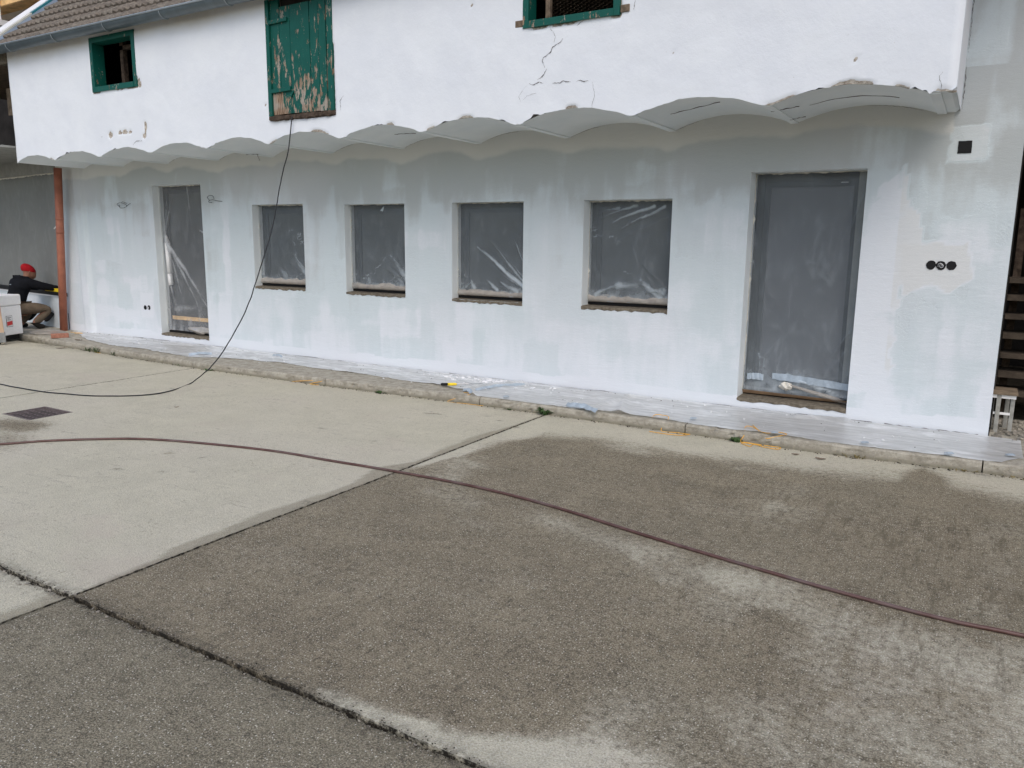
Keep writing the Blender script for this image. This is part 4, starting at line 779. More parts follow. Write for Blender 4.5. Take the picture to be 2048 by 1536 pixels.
# ------------------------------------------------------------------ masking films over the openings
def film(k,label,streaks,mat='film',y=None,hem=True,tapes=True,seed=1):
    a,b_,c,d,e=OPEN[k]; y=(e-.045) if y is None else y; c0=c+.05; n,m=110,140
    U,V=np.meshgrid(np.linspace(0,1,n),np.linspace(0,1,m),indexing='ij'); fold=np.zeros_like(U); bump_=np.zeros_like(U); asp=(d-c)/(b_-a)
    wu=U+(fbm(U*4,V*4,seed)-.5)*.05; wv=V+(fbm(U*4,V*4,seed+5)-.5)*.05
    rs=random.Random(seed+100); ex_=[]
    for (u0,v0,u1,v1,w,amp) in streaks:
        if amp>.3 and w<.06:
            for q in range(3):
                o1,o2=rs.uniform(-.07,.07),rs.uniform(-.09,.09); s0=rs.uniform(0,.35); ex_.append((u0+(u1-u0)*s0+o1*.6,v0+(v1-v0)*s0+o1*.3,u1+o2,v1+o2*.6,rs.uniform(.006,.012),amp*rs.uniform(.3,.6)))
    for q in range(7): s_=rs.choice([.02,.98]); ex_.append((s_,rs.uniform(.03,.12),abs(s_-rs.uniform(.15,.5)),rs.uniform(.18,.5),rs.uniform(.006,.014),rs.uniform(.12,.35)))
    for (u0,v0,u1,v1,w,amp) in list(streaks)+ex_:
        dx,dy=u1-u0,(v1-v0)*asp; L2=dx*dx+dy*dy; t=((wu-u0)*dx+(wv-v0)*asp*dy)/L2; tc=np.clip(t,0,1)
        dist=np.hypot(wu-u0-tc*dx,(wv-v0)*asp-tc*dy); ww=w*(1-.45*tc)
        g_=amp*np.exp(-(dist/ww)**2)*(1-.6*tc); fold=np.maximum(fold,g_); bump_=bump_+np.exp(-(dist/(ww*1.6))**2)*np.sign(amp)*.5
    low=sstep(.20,.0,V+(fbm(U*6,V*6,seed+8)-.5)*.14); fold=np.maximum(fold,low*(.15+.6*fbm(U*14,V*9,seed+3)))
    rd=np.abs(fbm(U*3+V*2.2,V*3.5-U*1.2,seed+21,5)-.5); fold=np.maximum(fold,.42*np.exp(-(rd/.012)**2)*sstep(.45,.75,fbm(U*3,V*3,seed+22)+.35*sstep(.5,.0,V)))
    rd=np.abs(fbm(U*7-V*2,V*4,seed+31,4)-.5); fold=np.maximum(fold,.35*np.exp(-(rd/.02)**2)*sstep(.35,.05,V))
    X=a+.002+(b_-a-.004)*U; Z=c0+(d-c0-.002)*V; Y=y-.018*bump_*.6-.03*np.sin(np.pi*U)*np.sin(np.pi*V)*0+(fbm(U*3,V*3*asp,seed+2)-.5)*.03-.035*low*fbm(U*5,V*4,seed+4)
    edge=np.minimum(np.minimum(U,1-U),1-V); Y=np.where(edge<.02,y,Y)
    b=grid_np(X,Y,Z); o=b.build('masking_film',M[mat],None,True,dict(fold=fold.ravel())); tag(o,label,'plastic sheet','plastic sheets taped over the openings')
    rn=random.Random(seed)
    if tapes:   # ragged strips of masking tape along the head and the jamb
        t=MB(); n=30; yy=y-.012; P=[]
        for i in range(n+1):
            x=a+.003+(b_-a-.006)*i/n; h=rn.uniform(.004,.012)+(.025*max(0,rn.random()-.72)); P.append((x,h))
        k0=len(t.v); t.v+=[(x,yy-.003,d-.002) for x,h in P]+[(x,yy-.006-rn.uniform(0,.01),d-.004-h) for x,h in P]; t.f+=[(k0+i,k0+i+1,k0+n+2+i,k0+n+1+i) for i in range(n)]
        for side in (0,1):
            P=[]; n2=44
            for i in range(n2+1): z=c0+.01+(d-c0-.012)*i/n2; P.append((z,rn.uniform(.004,.010)+.08*max(0,rn.random()-.82)))
            xs_=a if side==0 else b_; sg=1 if side==0 else -1
            k0=len(t.v); t.v+=[(xs_+sg*.002,yy-.003,z) for z,h in P]+[(xs_+sg*(.003+h),yy-.006-rn.uniform(0,.006),z) for z,h in P]; t.f+=[(k0+i,k0+i+1,k0+n2+2+i,k0+n2+1+i) for i in range(n2)]
        t.build('masking_tape',M['rag'],o)
    if hem:
        t=MB(); n=34; rows=[]
        for r_,(dy,dz) in enumerate(((.0,.075),(-.022,.062),(-.034,.035),(-.02,.0),(.0,-.004))):
            rows.append([(a+.015+(b_-a-.03)*i/n, y-.004+dy*(.6+.8*fbm(np.array([i*.45]),np.array([r_*.8]),seed+9)[0]), c0-.004+dz*(.55+.75*fbm(np.array([i*.3]),np.array([r_*.3]),seed+11)[0])) for i in range(n+1)])
        V_=np.array(rows); hb=grid_np(V_[:,:,0],V_[:,:,1],V_[:,:,2]); f=.35+.5*fbm(V_[:,:,0]*12,V_[:,:,2]*30,seed+6); hb.build('gathered_hem',M['hem'],o,True,dict(fold=f.ravel()))
        t=MB(); t.box(a+.06,y+.012,c0-.004,b_-.02,y+.03,c0+.045); t.build('packing_strip',M['cardboard'],o)
    return o
M['hem']=m_film('bunched_film',.30,.45,(.66,.61,.55),.4,.08)
film('W1','crumpled clear plastic sheet taped over the leftmost of the four square windows',[(.0,.10,.13,.40,.035,.35),(.02,.1,.2,.33,.03,.3),(.98,.08,.72,.30,.05,.85),(.95,.14,.66,.40,.03,.6),(.5,.10,.30,.26,.07,.45),(.62,.08,.48,.24,.05,.4),(.06,.55,.10,.95,.03,.15)],seed=2)
film('W2',"plastic sheet over the second square window, white tear spot near its top edge",[(.97,.10,.66,.40,.055,.65),(.85,.1,.60,.28,.05,.4),(.30,.08,.25,.16,.04,.6),(.54,.93,.57,.965,.02,1.3),(.9,.97,.8,.86,.02,.3),(.06,.2,.05,.9,.02,.12)],seed=14)
film('W3',"plastic sheet over the third square window, long diagonal creases rising from its lower right corner",[(.99,.09,.30,.52,.030,1.15),(.99,.13,.46,.60,.016,.7),(.98,.30,.80,.62,.016,.7),(.86,.06,.62,.16,.035,.9),(.56,.06,.42,.17,.028,.8),(.25,.08,.18,.17,.03,.7),(.12,.09,.22,.15,.02,.6),(.95,.62,.78,.85,.02,.3)],seed=23)
film('W4',"plastic sheet over the rightmost square window, creased at top and bunched at the bottom",[(.74,.95,.28,.80,.022,.85),(.55,.95,.18,.86,.02,.6),(.86,.94,.40,.74,.022,.7),(.35,.93,.15,.91,.03,.5),(.9,.85,.3,.6,.012,.25),(.10,.06,.36,.18,.04,.75),(.36,.17,.64,.16,.05,.6),(.86,.06,.62,.22,.05,.95),(.9,.12,.74,.13,.05,.7),(.92,.03,.95,.08,.02,1.)],seed=35)
film('D2',"tall clear plastic sheet over the wide grey door, taped and knotted at its foot",[(.97,.30,.80,.20,.02,.35),(.95,.22,.75,.12,.02,.3),(.98,.93,.86,.74,.012,.5),(.88,.97,.86,.80,.02,.25),(.55,.62,.70,.58,.012,.3),(.72,.60,.74,.54,.02,.35),(.1,.55,.35,.35,.02,.14),(.3,.3,.7,.5,.03,.10),(.42,.095,.97,.015,.018,1.1)],seed=47,hem=False,y=.185)
D1f=film('D1',"draped clear plastic sheet over the narrow left doorway, gathered at its left edge",[(.08,.62,.99,.13,.030,1.0),(.06,.64,.80,.10,.025,.8),(.10,.62,.45,.05,.025,.6),(.07,.66,.30,.99,.022,.5),(.07,.66,.16,.98,.018,.6),(.56,.98,.60,.78,.016,.6),(.60,.80,.68,.55,.02,.3),(.10,.30,.28,.06,.025,.6),(.98,.45,.80,.75,.02,.3),(.96,.68,.74,.70,.02,.8),(.2,.14,.9,.20,.06,.45),(.5,.02,.98,-.01,.05,1.)],mat='filmthin',seed=59,hem=False)
# pale roll of film and a brown threshold board behind the narrow doorway's sheet
b=MB(); b.tube([(-10.385,.15,.93),(-10.40,.15,1.10)],.035,14); b.tube([(-10.39,.15,1.105),(-10.41,.15,1.55)],[.040]*2,14); b.tube([(-10.41,.15,1.552),(-10.43,.15,1.66)],[.038,.012],12)
o=b.build('rolled_tube',M['white'],None,True); tag(o,'white cardboard roll standing behind the film in the narrow left doorway','tube')
b=MB(); b.box(-10.40,.145,.42,-9.41,.165,.475); o=b.build('threshold_board',M['pine'],None,bevel=.003); tag(o,'light brown board lying across the foot of the narrow left doorway','board')
def crumple(name,c,sz,mat,seed,n=18,fold=.6,am=.45):
    U,V=np.meshgrid(np.linspace(0,2*math.pi,n*2),np.linspace(0,math.pi,n),indexing='ij'); r=1+am*(fbm(np.cos(U)*2+5+np.cos(V)*2,np.sin(U)*2+5,seed,4)-.5)*2
    X=c[0]+sz[0]*r*np.cos(U)*np.sin(V); Y=c[1]+sz[1]*r*np.sin(U)*np.sin(V); Z=c[2]+sz[2]*r*np.cos(V); return grid_np(X,Y,Z).build(name,mat,None,True,dict(fold=np.full(X.size,fold)))
o=crumple('crumpled_film',(-9.70,.10,.30),(.26,.03,.05),M['hem'],5); tag(o,'bunched pale plastic at the foot of the narrow left doorway','plastic sheet')
# silver tape and knot at the foot of the wide door
def strip(name,pts,w,mat,seed,parent=None,up=(0,0,1),jit=.004,att=False):
    b=MB(); P=smooth_path(pts,6); rn=random.Random(seed); u=Vector(up)
    for p in P: b.v+=[tuple(p+u*(w/2+rn.uniform(-jit,jit))+Vector((0,rn.uniform(-jit,jit),0))),tuple(p-u*(w/2+rn.uniform(-jit,jit))+Vector((0,rn.uniform(-jit,jit),0)))]
    b.f=[(2*i,2*i+1,2*i+3,2*i+2) for i in range(len(P)-1)]; return b.build(name,mat,parent,False,dict(fold=[.7]*len(b.v)) if att else None)
o=strip('silver_tape',[(-1.60,.155,.410),(-1.40,.15,.405),(-1.15,.155,.385),(-.93,.16,.370)],.062,M['tape'],3); tag(o,'long crinkled silver-blue tape across the foot of the wide grey door','tape')
o=strip('silver_tape',[(-1.83,.15,.39),(-1.75,.15,.395),(-1.68,.155,.39)],.060,M['tape'],4); tag(o,'short piece of silver-blue tape at the lower left of the wide grey door','tape')
o=crumple('film_knot',(-1.47,.13,.330),(.040,.03,.034),M['rag'],8,18,.8,1.1); tag(o,'beige crumpled knot of film on the tape at the wide door foot','plastic sheet')
b=MB(); b.tube([(-1.44,.135,.345),(-1.25,.14,.30),(-1.02,.15,.25),(-.93,.16,.222)],[.010,.016,.022,.008],8); o=b.build('twisted_film',M['hem'],None,True,dict(fold=[.35]*len(b.v))); tag(o,"twisted strand of film running from the knot to the wide door's lower right corner",'plastic sheet')
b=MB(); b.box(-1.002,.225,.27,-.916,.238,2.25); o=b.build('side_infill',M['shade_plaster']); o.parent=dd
b=MB(); b.box(-1.86,.19,.262,-.92,.205,.285); o=b.build('threshold_rail',M['steel']); o.parent=dd
b=MB(); b.v=[(-1.865,.16,.225),(-.93,.165,.222),(-.93,.13,.250),(-1.865,.13,.262)]; b.f=[(0,1,2,3)]; o=b.build('cardboard_lip',M['cardboard']); o.parent=dd
# cloudy film over the wing window
X,Z=np.meshgrid(np.linspace(-16.4,-12.9,120),np.linspace(.72,2.63,70),indexing='ij'); Yf=(-12.9-X)*WA+.05+(fbm(X*2,Z*2,3)-.5)*.05
fo=.35*sstep(.5,.8,fbm(X*2.5,Z*.8,4))+.3*np.exp(-(((X+13.25)+(2.6-Z)*.5)/.06)**2)*sstep(2.1,2.6,Z)
o=grid_np(X,Yf,Z).build('masking_film',M['filmleft'],None,True,dict(fold=fo.ravel())); tag(o,'wide cloudy grey plastic sheet over the window behind the crouching worker','plastic sheet','plastic sheets taped over the openings')
b=MB(); rn=random.Random(2); n=70
for i in range(n+1): x=-16.4+3.5*i/n; y=wy(x)+.03; h=rn.uniform(.01,.03)+.05*max(0,rn.random()-.85); b.v+=[(x,y,2.645),(x,y-.01,2.635-h)]
b.f=[(2*i,2*i+1,2*i+3,2*i+2) for i in range(n)]; b.build('masking_tape',M['rag'],o)

# ------------------------------------------------------------------ ground sheet on the pavement
TF=sorted([(x,y) for x,y in TARPF]); tfx=[p[0] for p in TF]; tfy=[p[1] for p in TF]
xs=np.arange(-12.6,.40,.028); U,V=np.meshgrid(xs,np.linspace(0,1,44),indexing='ij')
fy=np.interp(U,tfx,tfy)*1.0+(fbm(U*3,U*0,3)-.5)*.07+(fbm(U*14,U*0,4)-.5)*.03; fy=np.where(U<-12.2,np.minimum(fy,-.05),fy)
ky=np.array([kerb_y(x) for x in xs])[:,None]+.03; fy=np.maximum(fy,ky+.015*fbm(U*6,U*0,6))
back=np.where(U>.17,-.03+.0*U,-.02)+0; Y=back+(fy-back)*V
pz=np.interp(Y-ky,[0,.04,.11,.47,.95],[.080,.0855,.089,.097,.1045])
w=fbm(U*2.2,Y*5,7,5); ridge=sstep(.06,.0,np.abs(w-.5))*fbm(U*3,Y*3,8); H=.004+.010*ridge+.006*fbm(U*9,Y*9,9)
for (x0,y0,x1,y1,h) in ((-4.2,-.02,-4.55,-.6,.03),(-2.9,-.1,-3.05,-.75,.02),(-9.3,-.05,-9.0,-.6,.02),(-8.9,-.05,-8.7,-.1,.03),(-.9,-.05,-1.3,-.15,.03),(-2.95,-.05,-2.7,-.9,.02)):
    d=polydist(U,Y,[(x0,y0),(x1,y1)]); H=H+h*np.exp(-(d/.035)**2)
H=np.where(V<.02,.012,H); lift=sstep(.94,1,V)*np.clip(fbm(U*1.7,U*0,10)-.52,0,1)*.09; 
fold=np.clip(.7*ridge+.7*sstep(.50,.62,fbm(U*1.8,Y*6,11))*fbm(U*9,Y*14,13)+.35*sstep(.96,1,V)+.18*(U<-4.5),0,1)
fold=np.maximum(fold,.9*np.exp(-(((U+.02)/.09)**2+((Y+.66)/.06)**2)))
o=grid_np(U,Y,pz+H+lift).build('ground_sheet',M['tarp'],None,True,dict(fold=fold.ravel())); tag(o,'long milky plastic ground sheet spread on the pavement along the house wall','plastic sheet')
TP=[((-8.88,-.74),(-8.70,-.52),.05,"strip of grey tape on the ground sheet nearest the narrow left doorway"),((-4.40,-.66),(-4.12,-.12),.035,'long strip of blue-grey tape on the ground sheet right of the yellow knife'),((-3.27,-.80),(-2.90,-.92),.05,"crinkled blue tape at the ground sheet front edge below the rightmost square window"),((-7.95,-.16),(-7.72,-.20),.03,'small scrap of grey tape by the wall foot left of the black cable'),((-4.5,-.74),(-4.33,-.84),.04,'dark tape end on the front edge of the ground sheet left of the weed tuft')]
for i,(p,q,w_,l) in enumerate(TP):
    p=Vector((*p,.112)); q=Vector((*q,.112)); m=(p+q)/2; n_=Vector((-(q-p).y,(q-p).x,0)).normalized()
    o=strip('tape_strip',[p,m+n_*.015+Vector((0,0,.015)),q],w_,M['tape'],20+i,None,tuple(n_*.8+Vector((0,0,.6))),.006); tag(o,l,'tape','scraps of tape on the ground sheet')
for i,(x,y) in enumerate(((-.66,-.80),(-1.33,-.86),(-2.06,-.72),(-3.94,-.80),(.31,-.60),(-.08,-.80))):
    b=MB(); b.obox((x,y,.113),(.028,.006,.002),(-.006,.020,0),(0,0,.0015)); b.obox((x+.004,y-.003,.117),(.018,.004,.001),(-.004,.012,.002),(0,0,.0012)); o=b.build('tape_scrap',M['tape']); tag(o,["small bluish tape scrap on the ground sheet right of the wide door",'small bluish tape scrap beside the right tangle of orange twine','small grey tape scrap beside the left tangle of orange twine',"tiny blue tape scrap on the ground sheet edge left of the crinkled blue tape",'dark tape scrap on the far right tip of the ground sheet','tape scrap on the ground sheet near its bright right corner'][i],'tape','scraps of tape on the ground sheet')
b=MB(); rn=random.Random(9)
def crumb(b,x,y,z,s,rn):
    a=rn.uniform(0,3.1); e=rn.uniform(.4,1.); ca,sa=math.cos(a),math.sin(a); b.obox((x,y,z+s*.3),(s*ca,s*sa,rn.uniform(-.2,.2)*s),(-s*e*sa,s*e*ca,rn.uniform(-.3,.3)*s),(0,0,s*.35))
for i in range(190):
    x=rn.gauss(-4.6,.35) if i<110 else rn.uniform(-11.5,0); y=rn.gauss(-.17,.07) if i<110 else rn.uniform(-.7,-.03); crumb(b,x,min(-.03,y),.108,rn.uniform(.004,.010 if i>60 else .02),rn)
o=b.build('paint_crumbs',M['paint']); tag(o,'white filler crumbs scattered on the ground sheet along the wall','paint crumbs',kind='stuff')
b=MB()
for i in range(150):
    x=rn.uniform(-12.4,.1); y=rn.choice([rn.uniform(-.10,-.015),rn.uniform(-.75,-.02)]); crumb(b,x,y,.110,rn.uniform(.002,.005),rn)
o=b.build('dirt_crumbs',M['dirt']); tag(o,'dark specks of dirt lying on the ground sheet','dirt',kind='stuff')

# knife
kn=empty('putty_knife',(-4.77,-.64,.118)); tag(kn,'scraper with yellow and black handle lying on the ground sheet','scraper')
ang=math.atan2(.30,.12); kn.rotation_euler=(0,0,R(38))
b=MB(); b.tube([(-.07,0,.006),(-.055,0,.006),(.0,0,.006),(.004,0,.006)],[.012,.016,.015,.013],10); b.build('handle_grip',M['black'],kn,True)
b=MB(); b.tube([(.004,0,.006),(.05,0,.006),(.085,0,.006),(.10,0,.006)],[.0155,.016,.014,.010],10); b.build('handle',M['yellow'],kn,True)
b=MB(); b.tube([(.10,0,.007),(.23,0,.008)],.006,8); b.obox((.30,0,.009),(.075,0,.002),(0,.022,0),(0,0,.0012)); b.build('blade',M['steel'],kn)

# twine
def twine(pts,z,label,r=.0045,loops=0,seed=1):
    P=smooth_path([(x,y,zz) for (x,y),zz in zip(pts,z)],6); r=r*.72; b=MB(); b.tube(P,r,5)
    o=b.build('orange_twine',M['orange'],None,True); tag(o,label,'twine','orange twine scraps along the kerb'); return o
def zof(x,y): 
    k=kerb_y(x); 
    return float(np.interp(y-k,[-.02,.0,.03,.11,.47,.95],[.006,.05,.092,.10,.112,.122]))
def tw(pts,label,**k): 
    pts=[(x,(-7.3+(y+7.3)*(1.63-zof(x,y))/(1.63-.1)) if False else y) for x,y in pts]
    # points beyond the kerb lie on the yard: slide them along the sight ground line onto z=0
    Q=[]
    for x,y in pts:
        if y<kerb_y(x)-.0: s=1.63/1.53; X_,Y_=x*s*.985,(-7.3+(y+7.3)*1.0); Q.append((x*s,min(-7.3+(y+7.3)*s,kerb_y(x*s)-.02)))
        else: Q.append((x,y))
    return twine(Q,[zof(x,y) for x,y in Q],label,**k)
tw(STR2,"left one of two orange twine tangles, trailing from the ground sheet over the kerb")
tw(STR3,'looped orange twine tangle, right one of the two, hanging over the kerb beside a weed')
tw(STR4,'short straight scrap of orange twine on the pavement edge left of the yellow knife')
tw([(-10.12,-.95),(-10.02,-.97),(-9.97,-.93)],'tiny scrap of orange twine at the foot of the kerb near the narrow left doorway')
tw([(-4.45,-.80),(-4.35,-.83),(-4.30,-.88),(-4.1,-.93),(-3.9,-.94)],'thin twist of orange twine on the kerb below the yellow knife',r=.0035)
tw([(-12.5,-.22),(-12.35,-.18),(-12.2,-.2),(-12.3,-.27)],'bit of orange twine on the pavement behind the loose brick')

# ------------------------------------------------------------------ cable and hose
P=smooth_path(CABLE,8); P=[p+Vector(((fbm(np.array([i*.21]),np.array([0.]),3)[0]-.5)*.03,(fbm(np.array([i*.21]),np.array([5.]),4)[0]-.5)*.03 if p.z<.02 else 0,0)) for i,p in enumerate(P)]
b=MB(); b.tube([Vector((-6.51,-.99,2.945))]+P,.0062,7); o=b.build('power_cable',M['cable'],None,True); tag(o,'black cable hanging from the green loft hatch and curving away across the yard','cable')
hp=smooth_path([(x,y,.0135) for x,y in HOSE],8); hp=[p+Vector((0,(fbm(np.array([i*.12]),np.array([1.]),6,2)[0]-.5)*.012,-.003)) for i,p in enumerate(hp)]; b=MB(); b.tube(hp,.0095,10); o=b.build('garden_hose',M['hose'],None,True); tag(o,'red-brown hose lying in a long curve across the concrete yard','hose')

# wires sticking out of the wall
def wire(pts,label):
    b=MB(); 
    for q in pts: b.tube(smooth_path(q,6),.0035,5)
    o=b.build('wall_wire',M['frame'],None,True); tag(o,label,'wire','bare lamp wires curling out of the primed wall')
wire([[(-11.29,-.0,2.11),(-11.25,-.02,2.085),(-11.18,-.05,2.055),(-11.08,-.05,2.06),(-11.02,-.04,2.09),(-10.96,-.03,2.12)],[(-11.24,-.02,2.07),(-11.26,-.05,2.11),(-11.17,-.06,2.13),(-11.06,-.05,2.11),(-11.03,-.04,2.075)],[(-11.2,-.01,2.13),(-11.12,-.05,2.145),(-11.03,-.04,2.12)]],"dark curled wires sticking out of the wall left of the narrow doorway")
wire([[(-8.96,-.0,2.12),(-9.03,-.03,2.125),(-9.10,-.05,2.14),(-9.18,-.04,2.13),(-9.20,-.03,2.11),(-9.14,-.03,2.105)],[(-9.19,-.02,2.13),(-9.20,-.05,2.17),(-9.15,-.06,2.195),(-9.09,-.05,2.19),(-9.09,-.03,2.15)]],'thin pale wire loop sticking out of the wall right of the narrow doorway')

# brick, debris by the left end
b=MB(); b.obox((0,0,.033),(.12,0,0),(0,.058,0),(0,0,.032)); o=b.build('loose_brick',M['brick'],None,bevel=.006); o.location=(-12.13,-.60,.088); o.rotation_euler=(0,0,R(62)); tag(o,'loose red brick lying on the pavement edge near the drainpipe','brick')
b=MB(); b.obox((0,0,.012),(.06,.01,0),(-.01,.04,0),(0,0,.012)); o=b.build('brick_fragment',M['brick'],None,bevel=.004); o.location=(-12.75,-.35,.098); tag(o,'flat brick fragment among crumpled film beside the worker','brick')
o=crumple('crumpled_film',(-12.85,-.42,.10),(.30,.20,.035),M['hem'],9,22,.4,.5); tag(o,'crumpled grey film on the pavement beside the white box','plastic sheet')

# ------------------------------------------------------------------ weeds
def weed(x,y,z,label,n=14,h=.06,spread=.04,mat='weed',broad=False,seed=1):
    rn=random.Random(seed); b=MB()
    for i in range(n):
        a=rn.uniform(0,2*math.pi); s=rn.uniform(0,spread); px,py=x+s*math.cos(a)*1.3,y+s*math.sin(a)*.4; hh=h*rn.uniform(.4,1.1); l=rn.uniform(.3,1.)*h; w_=(.012 if broad else .004)*rn.uniform(.7,1.3); ca,sa=math.cos(a),math.sin(a)
        p0=Vector((px,py,z)); p1=p0+Vector((ca*l*.4,sa*l*.4,hh*.7)); p2=p0+Vector((ca*l,sa*l,hh*(.5 if broad else .9))); sd_=Vector((-sa,ca,0))*w_
        b.poly([p0-sd_*.4,p0+sd_*.4,p1+sd_,p1-sd_]); b.poly([p1-sd_,p1+sd_,p2+sd_*.2,p2-sd_*.2])
    o=b.build('weed',M[mat]); tag(o,label,'weed','weeds growing out of the kerb joint'); return o
def wp(x): return kerb_y(x)-.02
for i,(x,l,n,h,sp,mt,br) in enumerate([(-10.98,'low grassy weed tuft, leftmost of the three at the left end of the kerb',26,.07,.06,'weed',False),(-10.72,'tall grassy weed against the kerb, middle of the three at its left end',30,.10,.05,'weed',False),(-10.30,'small sprig weed, right of the grassy clump at the left end of the kerb',12,.07,.04,'weed',False),
  (-8.75,'sparse creeping weed at the kerb foot left of the black cable',10,.03,.08,'weed',False),(-8.20,'dark creeping weed at the kerb foot where the black cable crosses',16,.03,.08,'weed',True),(-5.45,'round-leaved weed at the kerb foot left of the yellow knife',26,.035,.055,'weed',True),(-3.86,'tiny weed just left of the bright green tuft at the slab joint',8,.025,.03,'weed',True),(-3.46,'bright green leafy tuft where the slab joint meets the kerb',34,.09,.035,'weed',True),
  (-1.62,'green leafy weed beside the right tangle of orange twine',24,.05,.05,'weed',True),(-.70,'half-dry weed patch at the kerb foot below the wide door',40,.03,.10,'straw',False),(.02,'dry weed patch at the kerb foot left of the pavement joint at the right end',34,.02,.10,'straw',False),(.34,'straggly dry weed along the kerb foot at the right edge',26,.02,.12,'straw',False)]):
    weed(x,wp(x),0.,l,n,h,sp,mt,br,50+i)
b=MB(); rn=random.Random(4)   # dry twig on the yard, far left
b.tube([(-12.22,-1.62,.0),(-12.20,-1.60,.05),(-12.22,-1.60,.09)],.006,5); b.tube([(-12.28,-1.63,.004),(-12.14,-1.58,.006)],.010,5); o=b.build('twig',M['wood_dark']); tag(o,'small dark twig lying alone on the pale yard at far left','twig')
# leaves and pebbles
def leaf(x,y,z,s,a,label,seed):
    b=MB(); rn=random.Random(seed); n=5; ca,sa=math.cos(a),math.sin(a); L=[];Rr=[]
    for i in range(n+1):
        t=i/n; u=(t-.5)*2*s; w_=s*.42*math.sin(math.pi*min(.97,max(.03,t)))*rn.uniform(.8,1.2); zz=z+.004+.012*abs(t-.5)*rn.uniform(.5,1.4); L.append((x+u*ca-w_*sa,y+u*sa+w_*ca,zz+.004)); Rr.append((x+u*ca+w_*sa,y+u*sa-w_*ca,zz))
    b.v=L+Rr; b.f=[(i,i+1,n+2+i,n+1+i) for i in range(n)]; o=b.build('dry_leaf',M['wood_old']); tag(o,label,'leaf','dry leaves on the yard and pavement')
leaf(-11.6,-.62,.09,.07,.3,'curled brown leaf on bare pavement right of the loose brick',1); leaf(-11.55,-.92,.0,.07,.9,'curled brown leaf at the kerb foot below the loose brick',2)
leaf(-6.6,-2.6,.0,.02,1.,'single tiny dry leaf on the pale yard between cable and kerb',3); leaf(-1.12,-1.06,.0,.03,.2,'left one of two dry leaves in front of the kerb below the wide door',4); leaf(-.93,-1.09,.0,.04,.1,'right one of two dry leaves in front of the kerb below the wide door',5)
b=MB(); rn=random.Random(12)
for i in range(700):   # crumbled concrete along the wide joint
    x=rn.uniform(-5.5,.5); y=-5.46+rn.choice([-1,1,-1])*abs(rn.gauss(.0,.022))-.004; 
    if abs(y+5.46)<.012: z=-.02
    else: z=.001
    crumb(b,x,y,z,rn.uniform(.001,.0032) if rn.random()<.96 else rn.uniform(.004,.007),rn)
o=b.build('joint_gravel',M['stone']); tag(o,'loose grit and stones along the wide slab joint in the foreground','gravel',kind='stuff')
b=MB()
for i in range(2200):
    x=rn.uniform(-5.5,.6); y=-5.46+rn.gauss(0,.016); crumb(b,x,y,-.014 if abs(y+5.46)<.014 else .0003,rn.uniform(.0008,.0030),rn)
for i in range(500): x=rn.uniform(-12,2); crumb(b,x,kerb_y(x)-abs(rn.gauss(0,.02))-.004,.0,rn.uniform(.002,.007),rn)
o=b.build('joint_soil',M['dirt']); tag(o,'dark soil and moss crumbs in the slab joints and along the kerb foot','soil',kind='stuff')
b=MB()
for i in range(2600): 
    y=-4-3*rn.random()**.8*1.0+2.5*rn.random(); x=rn.uniform(-4.8,.9); crumb(b,x,y,.0008,rn.uniform(.0008,.0020),rn)
o=b.build('loose_grit',M['stone']); tag(o,'fine loose grit scattered over the worn concrete yard','grit',kind='stuff')

# ------------------------------------------------------------------ spirit level on the sill
lv=empty('spirit_level',(-13.28,.055,.714),-R(8)*0); tag(lv,'yellow spirit level lying on the dark sill in front of the worker','spirit level')
lv.rotation_euler=(0,0,math.atan2(-WA,1)); lv.location=(-13.30,wy(-13.30)+.0,.714)
b=MB(); b.box(-.42,-.018,0,.30,.018,.055); b.build('body',M['yellow'],lv,bevel=.003)
b=MB(); b.box(-.08,-.0195,.02,-.02,.0195,.045); b.build('vial',M['black'],lv)
for x in (-.424,.30): b=MB(); b.box(x,-.019,-.001,x+.006,.019,.056); b.build('end_cap',M['black'],lv)

# ------------------------------------------------------------------ white box, post with metal foot
bx_=empty('white_box',(-13.00,-.68,.105),R(111)); tag(bx_,'white lidded box with a red and black shipping mark, standing behind a wooden post','box')
b=MB(); b.box(-.80,.004,.0,-.004,.50,.45); M['styro']=plain('white_polystyrene',(.90,.90,.90),.8,.2,0,.03,30); b.build('carton',M['styro'],bx_,bevel=.012)
b=MB(); b.box(-.81,-.004,.455,.006,.51,.62); b.build('lid',M['styro'],bx_,bevel=.02)
b=MB(); b.box(-.32,-.002,.13,-.20,.003,.30); b.build('label_outline',M['black'],bx_); b=MB(); b.box(-.316,-.004,.135,-.204,.002,.296); b.build('label',M['white'],bx_)
b=MB(); b.obox((-.262,-.005,.185),(.052,0,.006),(0,.0015,0),(0,0,.030)); b.build('label_stripe',plain('red_print',(.6,.05,.05),.6,.3,0,.05),bx_)
b=MB()
for k,(x0,x1) in enumerate(((-.305,-.235),(-.30,-.26),(-.305,-.225))): b.box(x0,-.006,.235+k*.018,x1,-.0045,.241+k*.018)
b.build('label_text',M['black'],bx_)
b=MB(); b.box(-.78,.03,-.075,-.06,.45,-.004); b.build('pallet_base',M['black'],bx_)
po=empty('wooden_post',(-12.66,-1.21,0)); tag(po,'pale wooden post with a grey metal shoe and black wheel at the left edge','post')
b=MB(); a=Vector((.02,.02,.16)); t=Vector((-.02,-.03,1.5)); d=(t-a); ax=Vector((.45,.89,0))*.042; ay=Vector((-.89,.45,0))*.042; c=(a+t)/2; b.obox(c,ax,ay,d/2); b.build('post',plain('sanded_wood',(.50,.36,.25),.7,.25,0,.12,8),po,bevel=.005)
